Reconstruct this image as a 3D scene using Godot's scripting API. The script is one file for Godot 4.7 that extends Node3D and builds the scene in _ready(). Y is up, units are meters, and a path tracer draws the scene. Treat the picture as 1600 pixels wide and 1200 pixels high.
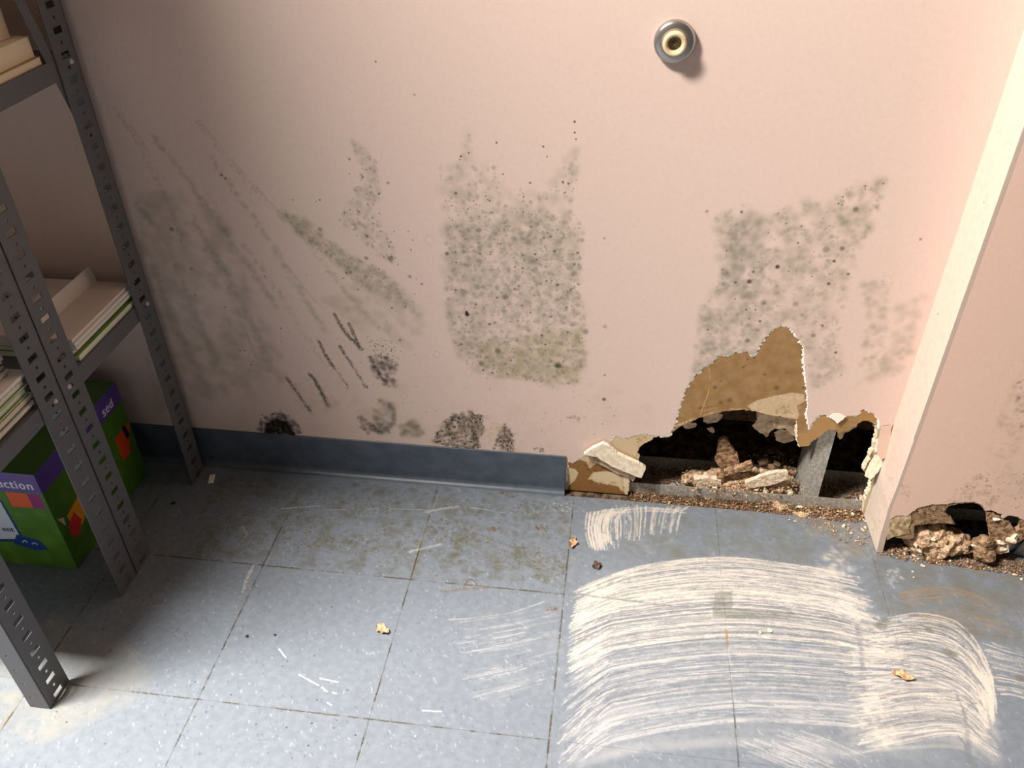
extends Node3D
# A damaged store-room corner: mouldy pink wall, broken plasterboard, blue vinyl tiles, steel shelving.
# World: main wall face is z = 0, floor top is y = 0, metres. Photo pixels are 1600 x 1200.

const F := 1306.23
const EYE := Vector3(0.0566, 1.2868, 1.3554)
const TURN := Vector3(-0.63171, 0.14124, -0.01621)
const T := 0.3048          # vinyl tile
const ROW := 0.2866        # first tile joint in front of the wall
const CHX := 0.6150        # left side of the boxed-in chase
const CHZ := 0.1047        # front of the chase
const SX := -0.853         # right side plane of the shelving

var rng := RandomNumberGenerator.new()
var basis_cam: Basis
var stamps := {}
var M := {}
var chunk_meshes: Array[ArrayMesh] = []
var crumb_mesh: ArrayMesh

# ------------------------------------------------------------------ pixels to places
func ray(u: float, v: float) -> Vector3:
	return basis_cam * Vector3((u - 800.0) / F, -(v - 600.0) / F, -1.0)

func on_z(u: float, v: float, z := 0.0) -> Vector3:
	var d := ray(u, v)
	return EYE + d * ((z - EYE.z) / d.z)

func on_y(u: float, v: float, y := 0.0) -> Vector3:
	var d := ray(u, v)
	return EYE + d * ((y - EYE.y) / d.y)

func on_x(u: float, v: float, x: float) -> Vector3:
	var d := ray(u, v)
	return EYE + d * ((x - EYE.x) / d.x)

# ------------------------------------------------------------------ nodes
func put(n: Node3D, parent: Node = null) -> Node3D:
	(parent if parent else self).add_child(n, true)
	return n

func thing(called: String, label: String, category: String, at := Vector3.ZERO, group := "") -> Node3D:
	var o := Node3D.new()
	o.name = called
	put(o)
	o.name = numbered(called, o)
	o.position = at
	tag(o, label, category, group)
	return o

var used := {}
func numbered(called: String, _o: Node = null) -> String:
	var n: int = used.get(called, 0)
	used[called] = n + 1
	return called if n == 0 else "%s_%03d" % [called, n]

func tag(o: Node, label: String, category: String, group := "") -> void:
	o.set_meta("label", label)
	o.set_meta("category", category)
	if group != "":
		o.set_meta("group", group)

func mesh_node(called: String, mesh: Mesh, mat: Material, parent: Node = null, at := Vector3.ZERO) -> MeshInstance3D:
	var o := MeshInstance3D.new()
	o.name = called if parent else numbered(called)
	o.mesh = mesh
	o.material_override = mat
	o.position = at
	put(o, parent)
	return o

func structure(called: String) -> Node3D:
	var o := Node3D.new()
	o.name = called
	put(o)
	o.set_meta("kind", "structure")
	return o

# ------------------------------------------------------------------ mesh helpers
func st_new() -> SurfaceTool:
	var st := SurfaceTool.new()
	st.begin(Mesh.PRIMITIVE_TRIANGLES)
	st.set_smooth_group(-1)
	return st

func tri(st: SurfaceTool, a: Vector3, b: Vector3, c: Vector3, hint: Vector3, ua := Vector2.ZERO, ub := Vector2.ZERO, uc := Vector2.ZERO) -> void:
	var n := (a - c).cross(a - b)
	if n.dot(hint) < 0.0:
		var k := b
		b = c
		c = k
		var ku := ub
		ub = uc
		uc = ku
	st.set_uv(ua)
	st.add_vertex(a)
	st.set_uv(ub)
	st.add_vertex(b)
	st.set_uv(uc)
	st.add_vertex(c)

func quad(st: SurfaceTool, a: Vector3, b: Vector3, c: Vector3, d: Vector3, hint: Vector3) -> void:
	tri(st, a, b, c, hint, Vector2(0, 0), Vector2(1, 0), Vector2(1, 1))
	tri(st, a, c, d, hint, Vector2(0, 0), Vector2(1, 1), Vector2(0, 1))

func done(st: SurfaceTool) -> ArrayMesh:
	st.generate_normals()
	return st.commit()

func add_box(st: SurfaceTool, lo: Vector3, hi: Vector3) -> void:
	var p := []
	for i in 8:
		p.append(Vector3(hi.x if i & 1 else lo.x, hi.y if i & 2 else lo.y, hi.z if i & 4 else lo.z))
	quad(st, p[0], p[1], p[3], p[2], Vector3(0, 0, -1))
	quad(st, p[4], p[5], p[7], p[6], Vector3(0, 0, 1))
	quad(st, p[0], p[4], p[6], p[2], Vector3(-1, 0, 0))
	quad(st, p[1], p[5], p[7], p[3], Vector3(1, 0, 0))
	quad(st, p[0], p[1], p[5], p[4], Vector3(0, -1, 0))
	quad(st, p[2], p[3], p[7], p[6], Vector3(0, 1, 0))

func box_mesh(lo: Vector3, hi: Vector3) -> ArrayMesh:
	var st := st_new()
	add_box(st, lo, hi)
	return done(st)

# box whose top edges are chamfered
func slab_mesh(lo: Vector3, hi: Vector3, c: float) -> ArrayMesh:
	var st := st_new()
	add_box(st, lo, Vector3(hi.x, hi.y - c, hi.z))
	var a := [Vector3(lo.x, hi.y - c, lo.z), Vector3(hi.x, hi.y - c, lo.z), Vector3(hi.x, hi.y - c, hi.z), Vector3(lo.x, hi.y - c, hi.z)]
	var b := [Vector3(lo.x + c, hi.y, lo.z + c), Vector3(hi.x - c, hi.y, lo.z + c), Vector3(hi.x - c, hi.y, hi.z - c), Vector3(lo.x + c, hi.y, hi.z - c)]
	for i in 4:
		var j := (i + 1) % 4
		quad(st, a[i], a[j], b[j], b[i], Vector3((a[i] + a[j]) / 2.0) - Vector3((lo + hi) / 2.0) + Vector3(0, 1, 0))
	quad(st, b[0], b[1], b[2], b[3], Vector3.UP)
	return done(st)

func lathe(st: SurfaceTool, prof: Array, n := 40) -> void:   # prof: [radius, height along z]
	for i in n:
		var a0 := TAU * i / n
		var a1 := TAU * (i + 1) / n
		for k in prof.size() - 1:
			var r0: float = prof[k][0]
			var h0: float = prof[k][1]
			var r1: float = prof[k + 1][0]
			var h1: float = prof[k + 1][1]
			var p00 := Vector3(cos(a0) * r0, sin(a0) * r0, h0)
			var p01 := Vector3(cos(a1) * r0, sin(a1) * r0, h0)
			var p10 := Vector3(cos(a0) * r1, sin(a0) * r1, h1)
			var p11 := Vector3(cos(a1) * r1, sin(a1) * r1, h1)
			var am := (a0 + a1) / 2.0
			var hint := Vector3(cos(am) * (h0 - h1), sin(am) * (h0 - h1), r1 - r0)
			hint = -Vector3(cos(am) * (h0 - h1), sin(am) * (h0 - h1), r1 - r0)
			if r0 > 1e-6:
				tri(st, p00, p01, p11 if r1 > 1e-6 else p10, hint)
			if r1 > 1e-6:
				tri(st, p00, p11, p10, hint)

func smooth_lathe(prof: Array, n := 40) -> ArrayMesh:
	var st := SurfaceTool.new()
	st.begin(Mesh.PRIMITIVE_TRIANGLES)
	st.set_smooth_group(0)
	lathe(st, prof, n)
	st.generate_normals()
	return st.commit()

# fractal break-up of a torn line
func jag(pts: Array, step: float, amp: float, sd: int) -> PackedVector2Array:
	var r := RandomNumberGenerator.new()
	r.seed = sd
	var out := PackedVector2Array()
	var wob := 0.0
	for i in pts.size() - 1:
		var a: Vector2 = pts[i]
		var b: Vector2 = pts[i + 1]
		var n := maxi(1, int(a.distance_to(b) / step))
		var nn := (b - a).orthogonal().normalized()
		for k in n:
			var t := float(k) / n
			wob = wob * 0.55 + r.randf_range(-amp, amp)
			var off := 0.0 if k == 0 and i == 0 else wob
			out.append(a.lerp(b, t) + nn * off)
	out.append(pts[pts.size() - 1])
	return out

# plate in the xy plane between z0 (back) and z1 (front), outline closed, uv from metres
func plate(outline: PackedVector2Array, z0: float, z1: float, uvr: Rect2, back_shift := 0.0, front_only := false) -> ArrayMesh:
	var st := st_new()
	var idx := Geometry2D.triangulate_polygon(outline)
	if idx.is_empty():
		push_warning("triangulation failed %d" % outline.size())
	var uv := func(p: Vector2) -> Vector2: return Vector2((p.x - uvr.position.x) / uvr.size.x, 1.0 - (p.y - uvr.position.y) / uvr.size.y)
	var i := 0
	while i < idx.size():
		var a := outline[idx[i]]
		var b := outline[idx[i + 1]]
		var c := outline[idx[i + 2]]
		tri(st, Vector3(a.x, a.y, z1), Vector3(b.x, b.y, z1), Vector3(c.x, c.y, z1), Vector3(0, 0, 1), uv.call(a), uv.call(b), uv.call(c))
		if not front_only:
			tri(st, Vector3(a.x, a.y, z0), Vector3(b.x, b.y, z0), Vector3(c.x, c.y, z0), Vector3(0, 0, -1), uv.call(a), uv.call(b), uv.call(c))
		i += 3
	var cw := 1.0 if Geometry2D.is_polygon_clockwise(outline) else -1.0
	for k in outline.size():
		var a := outline[k]
		var b := outline[(k + 1) % outline.size()]
		var nn := (b - a).orthogonal() * cw
		var h := Vector3(nn.x, nn.y, 0)
		tri(st, Vector3(a.x, a.y, z0), Vector3(b.x, b.y, z0), Vector3(b.x, b.y, z1), -h, uv.call(a), uv.call(b), uv.call(b))
		tri(st, Vector3(a.x, a.y, z0), Vector3(b.x, b.y, z1), Vector3(a.x, a.y, z1), -h, uv.call(a), uv.call(b), uv.call(a))
	return done(st)

# ragged paper rim along an open torn line, running from the face down to the layer below
func rim(line: PackedVector2Array, side: float, w0: float, w1: float, z_top: float, z_low: float, sd: int) -> ArrayMesh:
	var r := RandomNumberGenerator.new()
	r.seed = sd
	var nz := FastNoiseLite.new()
	nz.seed = sd
	nz.frequency = 0.06
	var st := st_new()
	var prev := Vector2.ZERO
	for k in line.size():
		var a := line[maxi(0, k - 2)]
		var b := line[mini(line.size() - 1, k + 2)]
		var n := (b - a).orthogonal().normalized() * side
		var t := clampf(nz.get_noise_1d(k * 3.0) * 1.1 + 0.5, 0.0, 1.0)
		var o := line[k] + n * (lerpf(w0, w1, t) + r.randf_range(0.0, 0.0008))
		if k > 0:
			var l0 := line[k - 1]
			var l1 := line[k]
			quad(st, Vector3(l0.x, l0.y, z_top), Vector3(l1.x, l1.y, z_top), Vector3(o.x, o.y, z_low), Vector3(prev.x, prev.y, z_low), Vector3(0, 0, 1))
			quad(st, Vector3(l0.x, l0.y, z_top - 0.0008), Vector3(l1.x, l1.y, z_top - 0.0008), Vector3(o.x, o.y, z_low - 0.0003), Vector3(prev.x, prev.y, z_low - 0.0003), Vector3(0, 0, -1))
		prev = o
	return done(st)

func make_chunk(sd: int, flat: Vector3, rough: float) -> ArrayMesh:
	var r := RandomNumberGenerator.new()
	r.seed = sd
	var nz := FastNoiseLite.new()
	nz.seed = sd
	nz.frequency = 0.9
	var st := st_new()
	var rings := 6
	var segs := 9
	var pts := []
	for i in rings + 1:
		var row := []
		var ph := PI * i / rings
		for j in segs:
			var th := TAU * j / segs
			var d := Vector3(sin(ph) * cos(th), cos(ph), sin(ph) * sin(th))
			if i == 0 or i == rings:
				d = Vector3(0, 1.0 if i == 0 else -1.0, 0)
			var k := 1.0 + rough * nz.get_noise_3dv(d * 1.6 + Vector3.ONE * sd)
			# push towards a box so that it looks broken, not round
			var m := maxf(absf(d.x), maxf(absf(d.y), absf(d.z)))
			d = d.lerp(d / m * 0.8, 0.55)
			row.append(d * k * flat)
		pts.append(row)
	for i in rings:
		for j in segs:
			var j2 := (j + 1) % segs
			var a: Vector3 = pts[i][j]
			var b: Vector3 = pts[i][j2]
			var c: Vector3 = pts[i + 1][j2]
			var e: Vector3 = pts[i + 1][j]
			var h := a + b + c + e
			if i > 0:
				tri(st, a, b, c, h)
			if i < rings - 1:
				tri(st, a, c, e, h)
	return done(st)

# ------------------------------------------------------------------ painting textures
func stamp(r: float, c: Color, alpha: float, hard: float) -> Image:
	var rq := maxf(0.6, snappedf(r, 0.5) if r < 8.0 else snappedf(r, 2.0))
	var aq := snappedf(alpha, 0.02) if alpha < 0.3 else snappedf(alpha, 0.1)
	aq = maxf(aq, 0.01)
	var key := "%.1f_%s_%.2f_%.1f" % [rq, c.to_html(false), aq, hard]
	if not stamps.has(key):
		var n := int(ceil(rq)) * 2 + 1
		var im := Image.create_empty(n, n, false, Image.FORMAT_RGBAF)
		var mid := (n - 1) / 2.0
		for y in n:
			for x in n:
				var d := Vector2(x - mid, y - mid).length() / (rq + 0.3)
				var a := 1.0 - smoothstep(hard, 1.0, d)
				im.set_pixel(x, y, Color(c.r, c.g, c.b, a * aq))
		stamps[key] = im
	return stamps[key]

class Canvas:
	var im: Image
	var host: Node3D
	var map: Callable       # photo pixel -> texture pixel
	func dot(u: float, v: float, r: float, c: Color, a: float, hard := 0.2) -> void:
		tdot(map.call(u, v), r, c, a, hard)
	func tdot(p: Vector2, r: float, c: Color, a: float, hard := 0.2) -> void:
		var s: Image = host.stamp(r, c, a, hard)
		var n := s.get_width()
		im.blend_rect(s, Rect2i(0, 0, n, n), Vector2i(roundi(p.x - n / 2.0), roundi(p.y - n / 2.0)))
	# soft scatter of spots inside a polygon of photo pixels; thin by a noise field
	func scatter(poly: Array, n: int, r0: float, r1: float, c: Color, a0: float, a1: float, hard := 0.2, clump := 0.0, fq := 0.03) -> void:
		var q := PackedVector2Array()
		var lo := Vector2(1e9, 1e9)
		var hi := -lo
		for p in poly:
			q.append(p)
			lo = lo.min(p)
			hi = hi.max(p)
		var nz := FastNoiseLite.new()
		nz.seed = n + int(r1 * 10.0)
		nz.frequency = fq
		var made := 0
		var tries := 0
		while made < n and tries < n * 12:
			tries += 1
			var p := Vector2(host.rng.randf_range(lo.x, hi.x), host.rng.randf_range(lo.y, hi.y))
			if not Geometry2D.is_point_in_polygon(p, q):
				continue
			if clump > 0.0 and nz.get_noise_2d(p.x, p.y) * 0.5 + 0.5 < clump * host.rng.randf_range(0.75, 1.25):
				continue
			var k: float = host.rng.randf()
			dot(p.x, p.y, lerpf(r0, r1, k * k), c, host.rng.randf_range(a0, a1), hard)
			made += 1
	# brush line through photo pixels
	func stroke(pts: Array, w0: float, w1: float, c: Color, a: float, hard := 0.2, breakup := 0.0, jitter := 0.0) -> void:
		var t := PackedVector2Array()
		for p in pts:
			t.append(map.call(p.x, p.y))
		tstroke(t, w0, w1, c, a, hard, breakup, jitter)
	func tstroke(t: PackedVector2Array, w0: float, w1: float, c: Color, a: float, hard := 0.2, breakup := 0.0, jitter := 0.0) -> void:
		var cv := Curve2D.new()
		for i in t.size():
			var tin := Vector2.ZERO
			var tout := Vector2.ZERO
			if i > 0 and i < t.size() - 1:
				var dir := (t[i + 1] - t[i - 1]).normalized()
				tin = -dir * t[i].distance_to(t[i - 1]) / 3.0
				tout = dir * t[i].distance_to(t[i + 1]) / 3.0
			cv.add_point(t[i], tin, tout)
		var len := cv.get_baked_length()
		var d := 0.0
		var on := 1.0
		while d < len:
			var k := d / maxf(len, 0.001)
			var w := lerpf(w0, w1, k)
			if breakup > 0.0:
				on = clampf(on + host.rng.randf_range(-0.25, 0.25), 0.0, 1.0)
			var p := cv.sample_baked(d)
			if jitter > 0.0:
				p += Vector2(host.rng.randf_range(-jitter, jitter), host.rng.randf_range(-jitter, jitter))
			if breakup == 0.0 or on > breakup * 0.6:
				tdot(p, w, c, a * (1.0 if breakup == 0.0 else on), hard)
			d += maxf(0.7, w * 0.7)
	# bundle of fine brush lines between two border lines
	func bundle(A: Array, B: Array, n: int, w0: float, w1: float, c: Color, a0: float, a1: float, breakup := 0.4, trim := 0.25) -> void:
		for i in n:
			var t: float = host.rng.randf()
			var pts := []
			for k in A.size():
				pts.append(A[k].lerp(B[k], t))
			var s: float = host.rng.randf_range(0.0, trim)
			var e: float = host.rng.randf_range(0.0, trim)
			pts[0] = pts[0].lerp(pts[1], s)
			pts[-1] = pts[-1].lerp(pts[-2], e)
			var w: float = host.rng.randf_range(w0, w1)
			stroke(pts, w, w, c, host.rng.randf_range(a0, a1), 0.3, breakup)
	func fill(poly: Array, c: Color, a := 1.0) -> void:
		var q := PackedVector2Array()
		var lo := Vector2(1e9, 1e9)
		var hi := -lo
		for p in poly:
			var t: Vector2 = map.call(p.x, p.y)
			q.append(t)
			lo = lo.min(t)
			hi = hi.max(t)
		for y in range(maxi(0, int(lo.y)), mini(im.get_height(), int(hi.y) + 2)):
			for x in range(maxi(0, int(lo.x)), mini(im.get_width(), int(hi.x) + 2)):
				if Geometry2D.is_point_in_polygon(Vector2(x, y), q):
					im.set_pixel(x, y, im.get_pixel(x, y).lerp(c, a))
	func grain(amount: float, fq: float, sd: int, size := 256) -> void:
		var nz := FastNoiseLite.new()
		nz.seed = sd
		nz.frequency = fq
		nz.fractal_octaves = 3
		var g := Image.create_empty(size, size, false, Image.FORMAT_RGBAF)
		var src := nz.get_seamless_image(size, size)
		for y in size:
			for x in size:
				var v := (src.get_pixel(x, y).r - 0.5) * 2.0
				g.set_pixel(x, y, Color(1, 1, 1, v * amount) if v > 0.0 else Color(0, 0, 0, -v * amount))
		for y in range(0, im.get_height(), size):
			for x in range(0, im.get_width(), size):
				im.blend_rect(g, Rect2i(0, 0, size, size), Vector2i(x, y))
	func texture() -> ImageTexture:
		im.convert(Image.FORMAT_RGB8)
		return ImageTexture.create_from_image(im)

func canvas(w: int, h: int, base: Color, map: Callable) -> Canvas:
	var c := Canvas.new()
	c.im = Image.create_empty(w, h, false, Image.FORMAT_RGBAF)
	c.im.fill(base)
	c.host = self
	c.map = map
	return c

func V(a: Array) -> Array:      # flat list of numbers -> points
	var out := []
	var i := 0
	while i < a.size():
		out.append(Vector2(a[i], a[i + 1]))
		i += 2
	return out

func rgb(r: int, g: int, b: int) -> Color:
	return Color(r / 255.0, g / 255.0, b / 255.0)

func mat(c: Color, rough := 0.6, metal := 0.0, spec := 0.5) -> StandardMaterial3D:
	var m := StandardMaterial3D.new()
	m.albedo_color = c
	m.roughness = rough
	m.metallic = metal
	m.metallic_specular = spec
	return m

func tex_mat(t: Texture2D, rough := 0.6, spec := 0.4) -> StandardMaterial3D:
	var m := mat(Color.WHITE, rough, 0.0, spec)
	m.albedo_texture = t
	m.texture_repeat = false
	return m

# mottled material, three-plane mapped
func mottled(c0: Color, c1: Color, c2: Color, scale: float, sd: int, rough := 0.85, relief := 0.0) -> StandardMaterial3D:
	var m := mat(Color.WHITE, rough, 0.0, 0.3)
	var nt := NoiseTexture2D.new()
	nt.width = 256
	nt.height = 256
	nt.seamless = true
	var nz := FastNoiseLite.new()
	nz.seed = sd
	nz.frequency = 0.02
	nz.fractal_octaves = 5
	nz.fractal_gain = 0.6
	nt.noise = nz
	var g := Gradient.new()
	g.offsets = PackedFloat32Array([0.25, 0.5, 0.75])
	g.colors = PackedColorArray([c0, c1, c2])
	nt.color_ramp = g
	m.albedo_texture = nt
	m.uv1_triplanar = true
	m.uv1_scale = Vector3.ONE * scale
	if relief > 0.0:
		var hn := NoiseTexture2D.new()
		hn.width = 256
		hn.height = 256
		hn.seamless = true
		hn.as_normal_map = true
		hn.bump_strength = relief
		hn.noise = nz
		m.normal_enabled = true
		m.normal_texture = hn
	return m

# ==================================================================
func _ready() -> void:
	rng.seed = 20240611
	basis_cam = Basis.from_euler(TURN)
	# ---- camera
	var cam := Camera3D.new()
	cam.name = "camera"
	cam.position = EYE
	cam.rotation = TURN
	cam.fov = rad_to_deg(2.0 * atan(600.0 / F))
	cam.near = 0.02
	cam.current = true
	add_child(cam)
	# ---- environment: a closed room, so hardly any sky
	var we := WorldEnvironment.new()
	we.name = "environment"
	var env := Environment.new()
	env.background_mode = Environment.BG_COLOR
	env.background_color = Color(0.02, 0.02, 0.02)
	env.tonemap_mode = Environment.TONE_MAPPER_LINEAR
	env.tonemap_exposure = 1.0
	env.sdfgi_enabled = true
	env.ssao_enabled = true
	env.ssil_enabled = true
	we.environment = env
	add_child(we)
	# ---- the ceiling fixture in the aisle, left of and behind the camera (its housing is built below)
	var al := AreaLight3D.new()
	al.name = "troffer_light"
	al.area_size = Vector2(0.90, 0.34)
	al.light_color = Color(1.0, 0.965, 0.93)
	al.light_energy = LIGHT
	al.area_range = 12.0
	al.area_attenuation = 2.0
	al.shadow_enabled = true
	al.position = LAMP + Vector3(0, -0.012, 0)
	al.rotation = Vector3(-PI / 2.0, 0, 0)
	add_child(al)

	make_materials()
	make_room()
	make_floor()
	make_wall()
	make_chase()
	make_baseboard()
	make_cavity()
	make_shelving()
	make_shelf_contents()
	make_carton()
	make_door_stop()
	make_rubble()
	make_floor_bits()

const LAMP := Vector3(-1.44, 2.72, 1.04)
const LIGHT := 33.5
const PINK := Color(0.865, 0.775, 0.730)

func make_materials() -> void:
	M.steel_grey = mat(rgb(98, 99, 102), 0.5, 0.15, 0.5)
	M.galv = mottled(rgb(158, 156, 148), rgb(178, 176, 168), rgb(198, 196, 188), 16.0, 3, 0.5)
	M.galv.metallic = 0.35
	M.crumble = mottled(rgb(120, 88, 62), rgb(196, 166, 134), rgb(226, 206, 180), 22.0, 13, 0.95, 10.0)
	M.crumble_brown = mottled(rgb(84, 62, 44), rgb(138, 110, 84), rgb(178, 150, 120), 18.0, 14, 0.95, 10.0)
	M.gypsum = mottled(rgb(196, 172, 144), rgb(222, 202, 176), rgb(240, 226, 206), 14.0, 5, 0.95, 6.0)
	M.gyp_brown = mottled(rgb(112, 82, 58), rgb(158, 124, 94), rgb(196, 166, 134), 16.0, 6, 0.95, 6.0)
	M.kraft = mottled(rgb(146, 104, 66), rgb(170, 126, 84), rgb(188, 146, 104), 7.0, 8, 0.9)
	M.kraft_back = mottled(rgb(158, 134, 108), rgb(186, 162, 134), rgb(204, 184, 158), 9.0, 9, 0.9)
	M.paper_white = mat(rgb(246, 238, 226), 0.9, 0.0, 0.2)
	M.paper_cream = mottled(rgb(226, 208, 180), rgb(238, 224, 200), rgb(248, 238, 220), 10.0, 11, 0.9)
	M.split = mottled(rgb(150, 124, 92), rgb(186, 162, 126), rgb(214, 194, 160), 12.0, 15, 0.9)
	M.plain_pink = mat(PINK, 0.6, 0.0, 0.4)
	M.dark_gap = mat(rgb(34, 30, 26), 0.95)
	for i in 6:
		chunk_meshes.append(make_chunk(11 + i * 7, [Vector3(1, 0.6, 0.8), Vector3(1, 0.45, 0.6), Vector3(0.9, 0.8, 0.7), Vector3(1.1, 0.4, 0.9), Vector3(0.8, 0.7, 1.0), Vector3(1.2, 0.5, 0.5)][i], 0.55))
	crumb_mesh = octa(1.0)

func octa(s: float) -> ArrayMesh:
	var st := st_new()
	var p := [Vector3(s, 0, 0.2 * s), Vector3(-s, 0.1 * s, 0), Vector3(0, 0.7 * s, 0), Vector3(0.1 * s, -0.6 * s, 0), Vector3(0, 0, 0.8 * s), Vector3(0.2 * s, 0, -0.9 * s)]
	for t in [[0, 2, 4], [0, 2, 5], [0, 3, 4], [0, 3, 5], [1, 2, 4], [1, 2, 5], [1, 3, 4], [1, 3, 5]]:
		tri(st, p[t[0]], p[t[1]], p[t[2]], p[t[0]] + p[t[1]] + p[t[2]])
	return done(st)

# ------------------------------------------------------------------ room shell
func make_room() -> void:
	var pale := mat(rgb(120, 116, 110), 0.8, 0.0, 0.3)
	var w := structure("wall_left")
	mesh_node("plaster", box_mesh(Vector3(-2.95, -0.1, -0.32), Vector3(-2.8, 2.85, 4.3)), pale, w)
	w = structure("wall_right")
	mesh_node("plaster", box_mesh(Vector3(2.8, -0.1, -0.32), Vector3(2.95, 2.85, 4.3)), pale, w)
	w = structure("wall_front")
	mesh_node("plaster", box_mesh(Vector3(-2.95, -0.1, 4.3), Vector3(2.95, 2.85, 4.45)), pale, w)
	w = structure("ceiling")
	mesh_node("ceiling_board", box_mesh(Vector3(-2.95, 2.75, -0.35), Vector3(2.95, 2.87, 4.45)), mat(rgb(160, 158, 152), 0.9), w)
	# the fixture itself
	var l := thing("ceiling_light", "long white fluorescent ceiling light over the shelving aisle", "ceiling light", LAMP)
	var st := st_new()
	for b in [[Vector3(-0.48, -0.01, -0.20), Vector3(0.48, 0.03, -0.17)], [Vector3(-0.48, -0.01, 0.17), Vector3(0.48, 0.03, 0.20)], [Vector3(-0.48, -0.01, -0.17), Vector3(-0.45, 0.03, 0.17)], [Vector3(0.45, -0.01, -0.17), Vector3(0.48, 0.03, 0.17)]]:
		add_box(st, b[0], b[1])
	mesh_node("light_frame", done(st), mat(rgb(235, 235, 232), 0.4), l)
	var glow := mat(rgb(250, 248, 240), 0.5)
	glow.emission_enabled = true
	glow.emission = Color(1.0, 0.96, 0.9)
	glow.emission_energy_multiplier = 1.0
	mesh_node("light_diffuser", box_mesh(Vector3(-0.45, 0.0, -0.17), Vector3(0.45, 0.012, 0.17)), glow, l)

# ------------------------------------------------------------------ floor
func make_floor() -> void:
	var x0 := -4.0 * T
	var z0 := ROW - T
	var W := 2048
	var H := 1024
	var ex := 7.0 * T
	var ez := 3.0 * T
	var map := func(u: float, v: float) -> Vector2:
		var p := on_y(u, v)
		return Vector2((p.x - x0) / ex * W, (p.z - z0) / ez * H)
	var c := canvas(W, H, rgb(112, 121, 131), map)
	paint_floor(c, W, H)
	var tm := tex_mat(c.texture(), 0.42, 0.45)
	# plain tiles outside the stained field
	var g := canvas(512, 512, rgb(112, 121, 131), map)
	flecks(g, 512, 512, 900)
	g.grain(0.05, 0.05, 4)
	var pm := tex_mat(g.texture(), 0.42, 0.45)
	var fl := structure("floor")
	mesh_node("subfloor", box_mesh(Vector3(-2.95, -0.1, -0.35), Vector3(2.95, -0.0014, 4.45)), mottled(rgb(52, 42, 32), rgb(84, 70, 54), rgb(120, 104, 84), 6.0, 21), fl)
	for r in 15:
		for k in range(-10, 10):
			var lo := Vector2(k * T, ROW + (r - 1) * T)
			var hi := lo + Vector2(T, T)
			if r == 0:
				lo.y = 0.013
				if k >= 2:
					lo.y = 0.013
			hi.x = minf(hi.x, 2.8)
			lo.x = maxf(lo.x, -2.8)
			hi.y = minf(hi.y, 4.3)
			if hi.y - lo.y < 0.02 or hi.x - lo.x < 0.02:
				continue
			var inside := k >= -4 and k <= 2 and r <= 2
			var gap := 0.0001
			var st := st_new()
			var a := Vector3(lo.x + gap, 0, lo.y + gap)
			var b := Vector3(hi.x - gap, 0, hi.y - gap)
			var ch := 0.0002
			var tilt := rng.randf_range(-0.0003, 0.0003)
			var q := [Vector3(a.x + ch, tilt, a.z + ch), Vector3(b.x - ch, -tilt, a.z + ch), Vector3(b.x - ch, 0, b.z - ch), Vector3(a.x + ch, 0, b.z - ch)]
			var o := [Vector3(a.x, -ch, a.z), Vector3(b.x, -ch, a.z), Vector3(b.x, -ch, b.z), Vector3(a.x, -ch, b.z)]
			var uv := []
			for p in q:
				if inside:
					uv.append(Vector2((p.x - x0) / ex, (p.z - z0) / ez))
				else:
					uv.append(Vector2((p.x - k * T) / T, (p.z - (ROW + (r - 1) * T)) / T))
			tri(st, q[0], q[1], q[2], Vector3.UP, uv[0], uv[1], uv[2])
			tri(st, q[0], q[2], q[3], Vector3.UP, uv[0], uv[2], uv[3])
			for i in 4:
				var j := (i + 1) % 4
				var mid: Vector3 = (o[i] + o[j]) / 2.0
				var hint: Vector3 = mid - (a + b) / 2.0
				hint.y = 0.1
				tri(st, q[i], q[j], o[j], hint, uv[i], uv[j], uv[j])
				tri(st, q[i], o[j], o[i], hint, uv[i], uv[j], uv[i])
				var d0: Vector3 = o[i] - Vector3(0, 0.001, 0)
				var d1: Vector3 = o[j] - Vector3(0, 0.001, 0)
				tri(st, o[i], o[j], d1, hint, uv[i], uv[j], uv[j])
				tri(st, o[i], d1, d0, hint, uv[i], uv[j], uv[i])
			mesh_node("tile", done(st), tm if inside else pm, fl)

func flecks(c: Canvas, W: int, H: int, n: int) -> void:
	var cols := [rgb(146, 154, 164), rgb(92, 101, 114), rgb(166, 172, 180), rgb(84, 94, 108), rgb(128, 137, 148)]
	for i in n:
		var p := Vector2(rng.randf() * W, rng.randf() * H)
		var d := Vector2.from_angle(rng.randf_range(0.6, 1.5)) * rng.randf_range(2.0, 7.0)
		c.tstroke(PackedVector2Array([p, p + d]), 1.9, 1.2, cols[rng.randi() % 5], 0.4, 0.1)

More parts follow.
